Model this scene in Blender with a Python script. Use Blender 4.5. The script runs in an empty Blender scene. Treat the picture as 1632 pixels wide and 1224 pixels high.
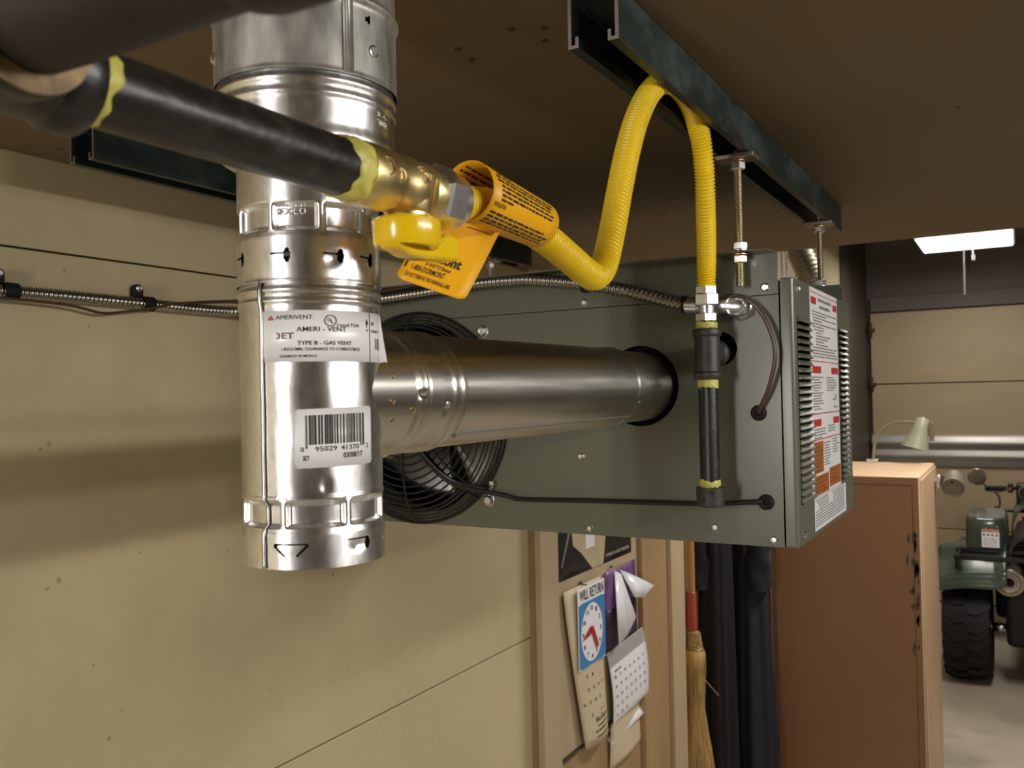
import bpy, math, random
from mathutils import Vector, Matrix
V = Vector
PI = math.pi
random.seed(7)
scene = bpy.context.scene
COL = scene.collection

# ------------------------------------------------------------------ camera
cam_d = bpy.data.cameras.new('camera')
cam = bpy.data.objects.new('camera', cam_d)
COL.objects.link(cam)
scene.camera = cam
cam_d.sensor_width = 36.0
cam_d.lens = 36.0 * 1400.0 / 1632.0
cam_d.clip_start = 0.01
cam_d.dof.use_dof = True
cam_d.dof.focus_distance = 0.78
cam_d.dof.aperture_fstop = 17.0
_y, _p, _r = math.radians(30), math.radians(0.8), math.radians(1.2)
F = V((-math.sin(_y) * math.cos(_p), math.cos(_y) * math.cos(_p), math.sin(_p)))
R0 = V((math.cos(_y), math.sin(_y), 0))
U0 = R0.cross(F)
RT = R0 * math.cos(_r) - U0 * math.sin(_r)
UP = U0 * math.cos(_r) + R0 * math.sin(_r)
cam.matrix_world = Matrix(((RT.x, UP.x, -F.x, 0), (RT.y, UP.y, -F.y, 0), (RT.z, UP.z, -F.z, 1.6), (0, 0, 0, 1)))

# ------------------------------------------------------------------ world, lights, exposure
world = bpy.data.worlds.new('world')
scene.world = world
world.use_nodes = True
world.node_tree.nodes['Background'].inputs[0].default_value = (0.02, 0.02, 0.02, 1)
world.node_tree.nodes['Background'].inputs[1].default_value = 0.2
vs = scene.view_settings
vs.view_transform = 'Standard'
vs.look = 'None'
vs.gamma = 1.0
vs.use_curve_mapping = False
vs.exposure = 0.22

def area(name, loc, target, sx, sy, power, color=(1.0, 0.93, 0.82)):
    l = bpy.data.lights.new(name, 'AREA')
    l.shape = 'RECTANGLE'
    l.size, l.size_y, l.energy, l.color = sx, sy, power, color
    o = bpy.data.objects.new(name, l)
    COL.objects.link(o)
    o.location = loc
    zz = (V(loc) - V(target)).normalized()
    yy = V((0, 1, 0)) - zz * zz.y
    yy = yy.normalized() if yy.length > .2 else V((0, 0, 1)) - zz * zz.z
    yy.normalize()
    xx = yy.cross(zz)
    o.rotation_euler = Matrix((xx, yy, zz)).transposed().to_euler()
    return o

# ceiling fixtures of the main room (their housings are built further down)
LW = (1.0, 0.965, 0.91)
# two-tube fixtures under the low ceiling: one right of the heater, one behind the viewer
for dx in (-.045, .045):
    area('tube_right', (0.90 + dx, 0.62, 1.862), (-0.60 + dx, 0.62, 1.30), 0.04, 1.18, 4.0, LW)
    area('tube_behind', (-0.50 + dx, -1.05, 1.862), (-0.50 + dx, 0.9, 1.15), 0.04, 1.18, 10.0, LW)
area('shop_lamp_right', (4.1, 0.85, 2.08), (-0.8, 0.85, 1.55), 0.14, 1.2, 17, LW)
area('shop_lamp_middle', (0.15, 3.30, 2.50), (0.15, 3.30, 0), 0.30, 1.2, 34, LW)
area('shop_lamp_far', (-0.27, 6.1, 2.485), (-0.27, 6.1, 0), 0.5, 0.58, 9, LW)

# ------------------------------------------------------------------ helpers
def basis(axis, ref=None):
    a = V(axis).normalized()
    if ref is None:
        ref = V((0, 0, 1)) if abs(a.z) < 0.9 else V((1, 0, 0))
    u = (V(ref) - a * a.dot(V(ref))).normalized()
    return a, u, a.cross(u)

class MB:
    def __init__(s):
        s.v, s.f = [], []
    def add(s, vs, fs):
        n = len(s.v)
        s.v += [tuple(p) for p in vs]
        s.f += [tuple(i + n for i in f) for f in fs]
        return s
    def box(s, x0, x1, y0, y1, z0, z1):
        return s.add([(x0, y0, z0), (x1, y0, z0), (x1, y1, z0), (x0, y1, z0), (x0, y0, z1), (x1, y0, z1), (x1, y1, z1), (x0, y1, z1)],
                     [(3, 2, 1, 0), (4, 5, 6, 7), (0, 1, 5, 4), (1, 2, 6, 5), (2, 3, 7, 6), (3, 0, 4, 7)])
    def obox(s, c, a, b, d):
        c, a, b, d = V(c), V(a), V(b), V(d)
        p = [c + a * i + b * j + d * k for k in (-1, 1) for i, j in ((-1, -1), (1, -1), (1, 1), (-1, 1))]
        return s.add(p, [(3, 2, 1, 0), (4, 5, 6, 7), (0, 1, 5, 4), (1, 2, 6, 5), (2, 3, 7, 6), (3, 0, 4, 7)])
    def lathe(s, prof, o, axis, n=32, ref=None, a0=0.0, a1=2 * PI):
        a, u, w = basis(axis, ref)
        o = V(o)
        full = abs(a1 - a0 - 2 * PI) < 1e-6
        m = n if full else n + 1
        rings, vs, fs = [], [], []
        for r, t in prof:
            if r < 1e-7:
                rings.append([len(vs)] * m)
                vs.append(o + a * t)
            else:
                b = len(vs)
                for i in range(m):
                    q = a0 + (a1 - a0) * i / n
                    vs.append(o + a * t + (u * math.cos(q) + w * math.sin(q)) * r)
                rings.append(list(range(b, b + m)))
        for A, B in zip(rings[:-1], rings[1:]):
            for i in range(n):
                j = (i + 1) % m
                q = [A[i], A[j], B[j], B[i]]
                q2 = []
                for x in q:
                    if x not in q2:
                        q2.append(x)
                if len(q2) > 2:
                    fs.append(tuple(q2))
        return s.add(vs, fs)
    def cyl(s, p0, p1, r, n=16, r1=None):
        p0, p1 = V(p0), V(p1)
        L = (p1 - p0).length
        r1 = r if r1 is None else r1
        return s.lathe([(0, 0), (r, 0), (r1, L), (0, L)], p0, p1 - p0, n)
    def tube(s, pts, r, n=10, caps=True, rf=None):
        pts = [V(p) for p in pts]
        T = []
        for i in range(len(pts)):
            d = pts[min(i + 1, len(pts) - 1)] - pts[max(i - 1, 0)]
            T.append(d.normalized())
        a, u, w = basis(T[0])
        vs, fs = [], []
        for i, p in enumerate(pts):
            u = (u - T[i] * T[i].dot(u)).normalized()
            w = T[i].cross(u)
            for k in range(n):
                q = 2 * PI * k / n
                rr = rf(i, q) if rf else r
                vs.append(p + (u * math.cos(q) + w * math.sin(q)) * rr)
        for i in range(len(pts) - 1):
            for k in range(n):
                k2 = (k + 1) % n
                fs.append((i * n + k, i * n + k2, (i + 1) * n + k2, (i + 1) * n + k))
        if caps:
            fs.append(tuple(range(n - 1, -1, -1)))
            fs.append(tuple(range((len(pts) - 1) * n, len(pts) * n)))
        return s.add(vs, fs)
    def prism(s, poly, off):
        poly = [V(p) for p in poly]
        off = V(off)
        n = len(poly)
        vs = poly + [p + off for p in poly]
        fs = [tuple(range(n - 1, -1, -1)), tuple(range(n, 2 * n))]
        fs += [(i, (i + 1) % n, n + (i + 1) % n, n + i) for i in range(n)]
        return s.add(vs, fs)
    def grid(s, fn, nu, nv, skip=None, close_u=False):
        vs = [fn(i / nu, j / nv) for j in range(nv + 1) for i in range(nu + (0 if close_u else 1))]
        m = nu if close_u else nu + 1
        fs = []
        for j in range(nv):
            for i in range(nu):
                if skip and skip((i + .5) / nu, (j + .5) / nv):
                    continue
                i2 = (i + 1) % m
                fs.append((j * m + i, j * m + i2, (j + 1) * m + i2, (j + 1) * m + i))
        return s.add(vs, fs)
    def hexnut(s, c, axis, r, h, hole=True, ref=None):
        ch = h * 0.12
        return s.lathe([(0, -h / 2), (r * .88, -h / 2), (r, -h / 2 + ch), (r, h / 2 - ch), (r * .88, h / 2), (0, h / 2)], c, axis, 6, ref)
    def build(s, name, mat, parent=None, angle=35, bevel=0.0, thick=0.0, sub=0, label=None):
        o = V((0, 0, 0))
        root = parent
        while root is not None and root.parent is not None:
            root = root.parent
        if root is not None:
            o = V(root.location)
        me = bpy.data.meshes.new(name)
        me.from_pydata([tuple(V(p) - o) for p in s.v], [], s.f)
        me.validate()
        me.polygons.foreach_set('use_smooth', [True] * len(me.polygons))
        me.set_sharp_from_angle(angle=math.radians(angle))
        me.materials.append(mat)
        ob = bpy.data.objects.new(name, me)
        COL.objects.link(ob)
        if parent is not None:
            ob.parent = parent
        if thick:
            m = ob.modifiers.new('solid', 'SOLIDIFY')
            m.thickness = thick
            m.offset = 0
        if bevel:
            m = ob.modifiers.new('bevel', 'BEVEL')
            m.width = bevel
            m.segments = 2
            m.limit_method = 'ANGLE'
        if sub:
            m = ob.modifiers.new('sub', 'SUBSURF')
            m.levels = m.render_levels = sub
        if label:
            ob['label'] = label
        if name == 'print':
            ob['kind'] = 'stuff'
        return ob

def tag(o, label, cat, group=None):
    o['label'] = label
    o['category'] = cat
    if group:
        o['group'] = group
    return o

def thing(name, loc, label, cat, group=None):
    o = bpy.data.objects.new(name, None)
    o.empty_display_size = 0.05
    COL.objects.link(o)
    o.location = loc
    return tag(o, label, cat, group)

def structure(o):
    o['kind'] = 'structure'
    return o

def copy_mesh(o, name, parent, offset):
    c = o.copy()
    c.name = name
    COL.objects.link(c)
    c.parent = parent
    c.location = V(o.location) + V(offset)
    return c

def spline(ctrl, step):
    """Catmull-Rom through the points, resampled to equal steps."""
    P = [V(p) for p in ctrl]
    P = [P[0] * 2 - P[1]] + P + [P[-1] * 2 - P[-2]]
    dense = []
    for i in range(1, len(P) - 2):
        p0, p1, p2, p3 = P[i - 1:i + 3]
        for k in range(40):
            t = k / 40
            dense.append(0.5 * ((2 * p1) + (p2 - p0) * t + (2 * p0 - 5 * p1 + 4 * p2 - p3) * t * t + (3 * p1 - p0 - 3 * p2 + p3) * t ** 3))
    dense.append(P[-2])
    out, acc = [dense[0]], 0.0
    need = step
    for a, b in zip(dense[:-1], dense[1:]):
        L = (b - a).length
        while acc + L >= need:
            out.append(a + (b - a) * ((need - acc) / L))
            need += step
        acc += L
    if (out[-1] - dense[-1]).length > step * .3:
        out.append(dense[-1])
    return out

_tc = {}
def glyphs(txt, bold):
    k = (txt, bold)
    if k not in _tc:
        cu = bpy.data.curves.new('tmp', 'FONT')
        cu.body = txt
        cu.size = 1.0
        cu.offset = bold
        cu.resolution_u = 2
        ob = bpy.data.objects.new('tmp', cu)
        me = bpy.data.meshes.new_from_object(ob)
        vs = [(p.co.x, p.co.y) for p in me.vertices]
        fs = [tuple(p.vertices) for p in me.polygons]
        bpy.data.objects.remove(ob)
        bpy.data.meshes.remove(me)
        bpy.data.curves.remove(cu)
        _tc[k] = (vs, fs)
    return _tc[k]

def fit_text(mb, txt, x0, x1, y0, y1, mapf, bold=0.0):
    vs, fs = glyphs(txt, bold)
    if not vs:
        return
    ax, bx = min(p[0] for p in vs), max(p[0] for p in vs)
    ay, by = min(p[1] for p in vs), max(p[1] for p in vs)
    mb.add([mapf(x0 + (p[0] - ax) / max(bx - ax, 1e-6) * (x1 - x0), y0 + (p[1] - ay) / max(by - ay, 1e-6) * (y1 - y0)) for p in vs], fs)

def rect(mb, x0, x1, y0, y1, mapf, nx=1):
    for i in range(nx):
        a, b = x0 + (x1 - x0) * i / nx, x0 + (x1 - x0) * (i + 1) / nx
        mb.add([mapf(a, y0), mapf(b, y0), mapf(b, y1), mapf(a, y1)], [(0, 1, 2, 3)])

def fine_print(mb, x0, x1, y, h, mapf, rnd, unit=None, fill=1.0):
    """a line of print too small to read: word-long dashes"""
    x = x0
    unit = unit or h
    end = x0 + (x1 - x0) * fill
    sg = 1 if x1 > x0 else -1
    while (end - x) * sg > 0:
        w = unit * rnd.uniform(1.2, 4.5) * sg
        e = x + w if (end - x - w) * sg > 0 else end
        rect(mb, x, e, y, y + h * rnd.uniform(.75, 1.0), mapf)
        x = e + unit * 0.7 * sg

def plate(outer, holes, thick, mapf):
    """flat plate with round / rectangular holes, built in 2D and mapped by mapf(x, y, t)"""
    cu = bpy.data.curves.new('tmp', 'CURVE')
    cu.dimensions = '2D'
    cu.fill_mode = 'BOTH'
    def sp(pts):
        q = cu.splines.new('POLY')
        q.points.add(len(pts) - 1)
        for i, p in enumerate(pts):
            q.points[i].co = (p[0], p[1], 0, 1)
        q.use_cyclic_u = True
    sp(outer)
    for h in holes:
        if len(h) == 3:
            sp([(h[0] + h[2] * math.cos(2 * PI * i / 48), h[1] + h[2] * math.sin(2 * PI * i / 48)) for i in range(48)])
        else:
            sp([(h[0], h[2]), (h[1], h[2]), (h[1], h[3]), (h[0], h[3])])
    cu.extrude = thick / 2
    ob = bpy.data.objects.new('tmp', cu)
    me = bpy.data.meshes.new_from_object(ob)
    mb = MB()
    mb.add([mapf(p.co.x, p.co.y, p.co.z) for p in me.vertices], [tuple(p.vertices) for p in me.polygons])
    bpy.data.objects.remove(ob)
    bpy.data.meshes.remove(me)
    bpy.data.curves.remove(cu)
    return mb

# ------------------------------------------------------------------ materials
def M(name, col, rough=.5, metal=0.0, var=.08, scale=25, bump=0.0, bscale=120, stretch=(1, 1, 1), rvar=0.0, spec=.5, coat=0.0, dirt=None, dirt_scale=3, dirt_amt=.5, emit=0, aniso=0.0, tangent=None):
    m = bpy.data.materials.new(name)
    m.use_nodes = True
    nt = m.node_tree
    b = nt.nodes['Principled BSDF']
    tc = nt.nodes.new('ShaderNodeTexCoord')
    mp = nt.nodes.new('ShaderNodeMapping')
    mp.inputs['Scale'].default_value = stretch
    nt.links.new(tc.outputs['Object'], mp.inputs['Vector'])
    nz = nt.nodes.new('ShaderNodeTexNoise')
    nz.inputs['Scale'].default_value = scale
    nz.inputs['Detail'].default_value = 5
    nt.links.new(mp.outputs['Vector'], nz.inputs['Vector'])
    cr = nt.nodes.new('ShaderNodeValToRGB')
    cr.color_ramp.elements[0].position = .3
    cr.color_ramp.elements[1].position = .7
    cr.color_ramp.elements[0].color = tuple(max(0, c * (1 - var)) for c in col) + (1,)
    cr.color_ramp.elements[1].color = tuple(min(1, c * (1 + var)) for c in col) + (1,)
    nt.links.new(nz.outputs['Fac'], cr.inputs['Fac'])
    out = cr.outputs['Color']
    if dirt:
        n2 = nt.nodes.new('ShaderNodeTexNoise')
        n2.inputs['Scale'].default_value = dirt_scale
        n2.inputs['Detail'].default_value = 6
        n2.inputs['Roughness'].default_value = .65
        nt.links.new(mp.outputs['Vector'], n2.inputs['Vector'])
        r2 = nt.nodes.new('ShaderNodeValToRGB')
        r2.color_ramp.elements[0].position = .52
        r2.color_ramp.elements[1].position = .75
        r2.color_ramp.elements[0].color = (0, 0, 0, 1)
        r2.color_ramp.elements[1].color = (dirt_amt,) * 3 + (1,)
        nt.links.new(n2.outputs['Fac'], r2.inputs['Fac'])
        mx = nt.nodes.new('ShaderNodeMixRGB')
        mx.inputs['Color2'].default_value = tuple(dirt) + (1,)
        nt.links.new(r2.outputs['Color'], mx.inputs['Fac'])
        nt.links.new(out, mx.inputs['Color1'])
        out = mx.outputs['Color']
    nt.links.new(out, b.inputs['Base Color'])
    b.inputs['Metallic'].default_value = metal
    b.inputs['Roughness'].default_value = rough
    b.inputs['Specular IOR Level'].default_value = spec
    if coat:
        b.inputs['Coat Weight'].default_value = coat
        b.inputs['Coat Roughness'].default_value = .12
    if rvar:
        mr = nt.nodes.new('ShaderNodeMapRange')
        mr.inputs['To Min'].default_value = max(0.02, rough - rvar)
        mr.inputs['To Max'].default_value = rough + rvar
        nt.links.new(nz.outputs['Fac'], mr.inputs['Value'])
        nt.links.new(mr.outputs['Result'], b.inputs['Roughness'])
    if bump:
        n3 = nt.nodes.new('ShaderNodeTexNoise')
        n3.inputs['Scale'].default_value = bscale
        n3.inputs['Detail'].default_value = 4
        nt.links.new(mp.outputs['Vector'], n3.inputs['Vector'])
        bp = nt.nodes.new('ShaderNodeBump')
        bp.inputs['Strength'].default_value = bump
        bp.inputs['Distance'].default_value = .002
        nt.links.new(n3.outputs['Fac'], bp.inputs['Height'])
        nt.links.new(bp.outputs['Normal'], b.inputs['Normal'])
    if aniso:
        cx_ = nt.nodes.new('ShaderNodeCombineXYZ')
        for i in range(3):
            cx_.inputs[i].default_value = tangent[i]
        nt.links.new(cx_.outputs['Vector'], b.inputs['Tangent'])
        b.inputs['Anisotropic'].default_value = aniso
    if emit:
        b.inputs['Emission Color'].default_value = (1, .96, .88, 1)
        b.inputs['Emission Strength'].default_value = emit
    return m

wall_m = M('cream_painted_board', (.60, .50, .300), .55, var=.05, scale=3, bump=.05, bscale=60, dirt=(.40, .32, .18), dirt_scale=2.2, dirt_amt=.45)
ceil_m = M('brown_painted_ply', (.175, .122, .060), .6, var=.06, scale=4, bump=.06, bscale=90)
upper_m = M('dark_plaster', (.17, .138, .128), .75, var=.1, scale=2)
plain_m = M('room_plaster', (.74, .72, .68), .7, var=.05, scale=2)
floor_m = M('concrete', (.50, .43, .33), .45, var=.12, scale=3, dirt=(.15, .12, .09), dirt_scale=1.6, dirt_amt=.6, bump=.05)
galv_m = M('new_galvanized', (.90, .90, .91), .33, 1.0, var=.10, scale=160, stretch=(1, 1, .5), rvar=.10, bump=.03, bscale=300, aniso=.6, tangent=(0, 0, 1))
galv_h_m = M('brushed_galvanized', (.62, .60, .55), .30, 1.0, var=.06, scale=200, stretch=(1, .06, 1), rvar=.06, bump=.02, bscale=240, aniso=.8, tangent=(0, 1, 0))
old_galv_m = M('weathered_galvanized', (.52, .515, .48), .46, .85, var=.32, scale=70, stretch=(1, 1, .35), rvar=.14, dirt=(.22, .21, .18), dirt_scale=22, dirt_amt=.75, bump=.08)
liner_m = M('inner_liner', (.10, .10, .095), .5, .7)
zinc_m = M('bright_zinc', (.80, .81, .83), .30, 1.0, var=.05, scale=120)
rod_m = M('yellow_zinc', (.62, .53, .34), .34, 1.0, var=.1, scale=80)
copper_m = M('copper_washer', (.72, .42, .26), .35, 1.0)
brass_m = M('brass', (.78, .62, .30), .36, 1.0, var=.12, scale=60, rvar=.08, bump=.08, bscale=260)
black_pipe_m = M('black_iron', (.011, .0105, .010), .36, 0, var=.4, scale=60, rvar=.12, bump=.16, bscale=140, spec=.6, dirt=(.07, .065, .06), dirt_scale=60, dirt_amt=.5)
rust_pipe_m = M('rusty_iron', (.018, .011, .008), .6, 0, var=.35, scale=40, bump=.15, bscale=90, dirt=(.05, .022, .012), dirt_scale=25, dirt_amt=.4)
iron_m = M('malleable_iron', (.055, .050, .046), .48, .35, var=.2, scale=70, bump=.2, bscale=200, rvar=.08)
dope_m = M('thread_sealant', (.62, .58, .12), .42, 0, var=.18, scale=70, bump=.5, bscale=130)
hose_m = M('yellow_coating', (.88, .62, .015), .38, 0, var=.05, scale=30)
handle_m = M('yellow_enamel', (.90, .60, .005), .25, 0, var=.04, scale=20, coat=.4)
tag_m = M('orange_tag', (.93, .46, .004), .42, 0, var=.03, scale=15)
ink_m = M('black_ink', (.018, .016, .015), .6, var=0)
grey_ink_m = M('grey_ink', (.22, .21, .21), .6, var=0)
red_ink_m = M('red_ink', (.55, .03, .03), .5, var=.05)
brown_ink_m = M('brown_ink', (.16, .07, .05), .6, var=0)
white_m = M('label_paper', (.92, .92, .94), .30, var=.02, scale=30, spec=.6)
paint_m = M('grey_green_enamel', (.140, .147, .108), .28, 0, var=.03, scale=8, spec=.5, bump=.02, bscale=400)
black_m = M('black_wire', (.012, .012, .012), .4, 0, var=.1)
dark_m = M('dark_interior', (.02, .02, .02), .7, 0)
rubber_m = M('black_rubber', (.011, .010, .0095), .65, 0, var=.15, bump=.1, spec=.3)
brown_wire_m = M('brown_cord', (.085, .045, .03), .35, 0, var=.1)
strut_m = M('dark_green_strut', (.012, .022, .020), .42, 0, var=.25, scale=18, stretch=(1, .5, 1), dirt=(.10, .13, .125), dirt_scale=11, dirt_amt=.7, rvar=.08)
strut_edge_m = M('cut_steel', (.35, .30, .26), .45, .9)
conduit_m = M('flexible_conduit_steel', (.42, .40, .36), .30, 1.0, var=.1, scale=60)
alum_m = M('aluminium_blade', (.34, .33, .31), .4, 1.0)
cab_brown_m = M('brown_enamel', (.245, .118, .050), .5, 0, var=.05, scale=3, bump=.02)
cab_tan_m = M('tan_enamel', (.66, .45, .275), .42, 0, var=.05, scale=6, dirt=(.28, .17, .09), dirt_scale=5, dirt_amt=.6, stretch=(1, 1, .35))
wood_m = M('varnished_wood', (.38, .245, .125), .5, 0, var=.14, scale=9, stretch=(1, 1, .12))
wood_l_m = M('pale_trim', (.50, .385, .235), .5, 0, var=.08, scale=6, stretch=(1, 1, .15))
wood_d_m = M('dark_stained_wood', (.07, .05, .036), .6, 0, var=.2, scale=5, stretch=(1, 1, .2))

# ------------------------------------------------------------------ the room
WX, CZ = -1.026, 1.902
floor = structure(MB().box(-1.3, 4.6, -3.6, 7.5, -0.08, 0).build('floor', floor_m))
wl = structure(MB().box(-1.2, WX - .016, -3.6, 7.5, 0, 2.8).build('wall_left', wood_d_m))
for z0, z1 in ((0, .2575), (.2595, 1.0215), (1.0245, 1.7880), (1.7905, 2.8)):
    MB().box(WX - .015, WX, -3.58, 7.28, z0, z1).build('wall_board', wall_m, wl, bevel=.0015)
wmk = MB()
rw = random.Random(12)
for y, z, r in ((.634, 1.548, .0022), (.645, 1.553, .0030), (.640, 1.378, .0032), (.655, 1.386, .0035), (.700, 1.27, .0030), (.74, 1.20, .0026), (.72, 1.17, .0035), (.68, 1.12, .0028), (.668, 1.767, .0024), (.70, 1.70, .0030), (.86, 1.33, .002), (.92, 1.38, .002), (1.15, 1.30, .0025), (1.3, 1.2, .002), (.80, 1.31, .0018), (.77, 1.40, .0018), (.60, 1.15, .003), (1.0, 1.15, .002)):
    st_ = rw.uniform(.6, 2.2)
    wmk.add([(WX + .0003, y + r * math.cos(a) * rw.uniform(.6, 1.1), z + r * st_ * math.sin(a) * rw.uniform(.6, 1.1)) for a in [2 * PI * i / 9 for i in range(9)]], [tuple(range(9))])
wmk = wmk.build('wall_marks', M('wall_mark', (.40, .32, .19), .7, var=.2), wl)
wmk['kind'] = 'stuff'
wb = structure(MB().box(-1.3, 4.6, 7.3, 7.5, 0, 2.8).build('wall_back', upper_m))
structure(MB().box(4.5, 4.7, -3.6, 7.5, 0, 2.8).build('wall_right', plain_m))
structure(MB().box(-1.3, 4.6, -3.7, -3.5, 0, 2.8).build('wall_front', plain_m))
structure(MB().box(-1.3, 4.6, -3.6, 7.5, 2.75, 2.85).build('ceiling', upper_m))
# the low ceiling over the heater, underside of a loft, with the hole the flue goes through
loft = plate([(-1.024, -2.6), (1.75, -2.6), (1.75, 1.943), (-1.024, 1.943)], [(-.394, .425, .064)], .05, lambda x, y, t: (x, y, CZ + .025 + t))
loft = structure(loft.build('ceiling', ceil_m, angle=20))
MB().box(-1.02, 1.75, 1.905, 1.943, CZ + .0505, CZ + .20).build('joist', ceil_m, loft)
MB().box(-1.02, 1.75, -2.6, -2.56, CZ + .0505, CZ + .20).build('joist', ceil_m, loft)
for x, y in ((-.4139, .6356), (-.3548, .6258), (-.3306, .6385), (-.3425, .6611), (-.4169, .6624), (-.1921, 1.0575), (-.0478, 1.0611), (-.2332, 1.4974),
             (-.3474, 1.5039), (-.9695, .6276), (-.5082, 1.4068), (-.60, .98), (-.15, 1.75), (-.62, 1.60)):
    MB().lathe([(0, 0), (.0030, 0), (.0036, .0012), (.0036, .003)], (x, y, CZ - .0006), (0, 0, 1), 10).build('nail_head', wood_d_m, loft)
structure(MB().box(WX + .0005, WX + .016, 6.2, 7.29, 0, 2.74).build('trim_1', wood_d_m, bevel=.003))  # jamb board; the far left wall's shade is put into its dark colour

# garage door in the far wall
gdoor_m = M('tan_door_panel', (.46, .355, .215), .5, 0, var=.05, scale=2, stretch=(1, 1, 4))
gd = structure(MB().box(-1.0, 1.6, 7.288, 7.299, .0, 2.185).build('door_1', wood_d_m))
for z0, z1 in ((.012, .546), (.552, 1.086), (1.092, 1.629), (1.636, 2.178)):
    MB().box(-.985, 1.59, 7.255, 7.287, z0, z1).build('door_panel', gdoor_m, gd, bevel=.004)
st_m = M('galvanized_strut', (.46, .43, .40), .42, .8, var=.1, scale=4)
prof = [(0, 1.005), (-.012, 1.008), (-.02, 1.02), (-.012, 1.05), (-.028, 1.075), (-.03, 1.10), (-.012, 1.125), (-.012, 1.15), (-.034, 1.17), (-.034, 1.20), (-.012, 1.225), (-.01, 1.246), (0, 1.246)]
MB().prism([(-.99, 7.254 + a, z) for a, z in prof], (2.55, 0, 0)).build('door_strut', st_m, gd, angle=50)
for z in (1.632, 2.05):
    h = MB()
    h.prism([(-.992, 7.27, z - .085), (-.992, 7.22, z), (-.992, 7.27, z + .085), (-.992, 7.285, z + .02), (-.992, 7.285, z - .02)], (.02, 0, 0))
    h.cyl((-.99, 7.235, z), (-.95, 7.235, z), .014, 10)
    h.build('door_hinge', wood_d_m, gd)
structure(MB().box(-.985, 1.6, 7.262, 7.2995, 2.19, 2.30).build('trim_2', upper_m, bevel=.004))
# hatch outline high on the far wall
hp = structure(MB().box(-.30, .55, 7.285, 7.2995, 2.42, 2.64).build('trim_3', upper_m, bevel=.006))
MB().box(-.27, .52, 7.278, 7.2848, 2.445, 2.615).build('panel', upper_m, hp, bevel=.003)

# side door beyond the heater, papered with notices
d2 = structure(MB().box(WX + .0006, -1.008, 1.840, 2.805, .002, 2.03).build('door_2', wood_m))
MB().box(-1.0075, -.990, 1.834, 1.925, .003, 2.03).build('casing', wood_l_m, d2, bevel=.002)
MB().box(-1.0075, -.984, 2.455, 2.570, .003, 2.03).build('casing', wood_m, d2, bevel=.002)
MB().box(-1.0075, -.992, 2.574, 2.684, .003, 2.03).build('casing', wood_m, d2, bevel=.002)
MB().box(-1.0075, -.978, 2.688, 2.808, .003, 2.03).build('casing', wood_l_m, d2, bevel=.002)
MB().box(-1.0075, -.9985, 1.928, 2.452, .70, 2.03).build('door_panel', wood_l_m, d2, bevel=.002)
MB().box(-1.0075, -.9995, 1.928, 2.452, .003, .690).build('door_panel', wood_m, d2, bevel=.002)
MB().box(-1.0075, -.994, 1.928, 2.040, .692, .698).build('rail', wood_d_m, d2)

# ------------------------------------------------------------------ flue: vertical stack
AX = V((-.394, .425, 0))
CDIR = V((.394, -.425, 0)).normalized()       # side of the stack turned to the room
SDIR = V((-CDIR.y, CDIR.x, 0))                # to the right of it
def cyl_pt(phi, z, r):
    return AX + (CDIR * math.cos(phi) + SDIR * math.sin(phi)) * r + V((0, 0, z))

def stack_piece(zs, rfun, n=144, skip=None):
    mb = MB()
    vs = [cyl_pt(2 * PI * i / n, z, rfun(z, 2 * PI * i / n)) for z in zs for i in range(n)]
    fs = []
    for j in range(len(zs) - 1):
        for i in range(n):
            ph = (2 * PI * (i + .5) / n + PI) % (2 * PI) - PI
            if skip and skip((zs[j] + zs[j + 1]) / 2, ph):
                continue
            fs.append((j * n + i, j * n + (i + 1) % n, (j + 1) * n + (i + 1) % n, (j + 1) * n + i))
    return mb.add(vs, fs)

def wrap(a):
    return (a + PI) % (2 * PI) - PI
def sstep(a, b, x):
    t = max(0, min(1, (x - a) / (b - a)))
    return t * t * (3 - 2 * t)
def band(z, z0, z1, w):
    return sstep(z0, z0 + w, z) * (1 - sstep(z1 - w, z1, z))
def frange(a, b, n):
    return [a + (b - a) * i / n for i in range(n + 1)]
def pockets(phi, period, off, gap):
    d = abs(((phi - off + period / 2) % period) - period / 2)
    return sstep(gap * .25, gap, d)
def hexscrew(name, c, axis, r, mat, parent, h=None):
    h = h or r * .7
    a = V(axis).normalized()
    mb = MB()
    mb.lathe([(0, 0), (r * 1.35, 0), (r * 1.35, r * .18), (r * 1.1, r * .3)], c, a, 16)
    mb.lathe([(r * 1.1, r * .28), (r, h), (r * .8, h * 1.15), (r * .62, h * 1.15), (r * .55, h * .95), (0, h * .95)], c, a, 6)
    return mb.build(name, mat, parent, angle=25)

# old upper pipe going through the ceiling
vp = thing('vent_pipe', (AX.x, AX.y, 1.794), 'dull weathered galvanized vent pipe rising into the ceiling above the shiny increaser', 'vent pipe')
def rA(z, ph):
    r = .0574
    r += .0022 * math.exp(-((z - 1.841) / .0024) ** 2)
    r += .0006 * math.exp(-((z - 1.7945) / .0012) ** 2)
    r += .0004 * math.sin(3 * ph + z * 40)
    return r
def skA(z, ph):
    for p0, zz in ((-.98, 1.8185 + .014), (.70, 1.8185 + .012)):
        if ((ph - p0) / .034) ** 2 + ((z - zz) / .0024) ** 2 < 1:
            return True
    return False
stack_piece(frange(1.794, 1.86, 66) + frange(1.862, 2.06, 12), rA, 180, skA).build('body', old_galv_m, vp)
stack_piece([1.797, 2.06], lambda z, p: .0535, 64).build('inner_wall', liner_m, vp)
sm = MB()
for w, lift in ((.055, .0007), (.028, .0014)):
    sm.add([cyl_pt(.44 - w, 1.7945, .0574 + lift), cyl_pt(.44 + w, 1.7945, .0574 + lift), cyl_pt(.44 + w, 1.90, .0574 + lift), cyl_pt(.44 - w, 1.90, .0574 + lift)], [(0, 1, 2, 3)])
sm.build('lock_seam', old_galv_m, vp, thick=.0012)
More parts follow.
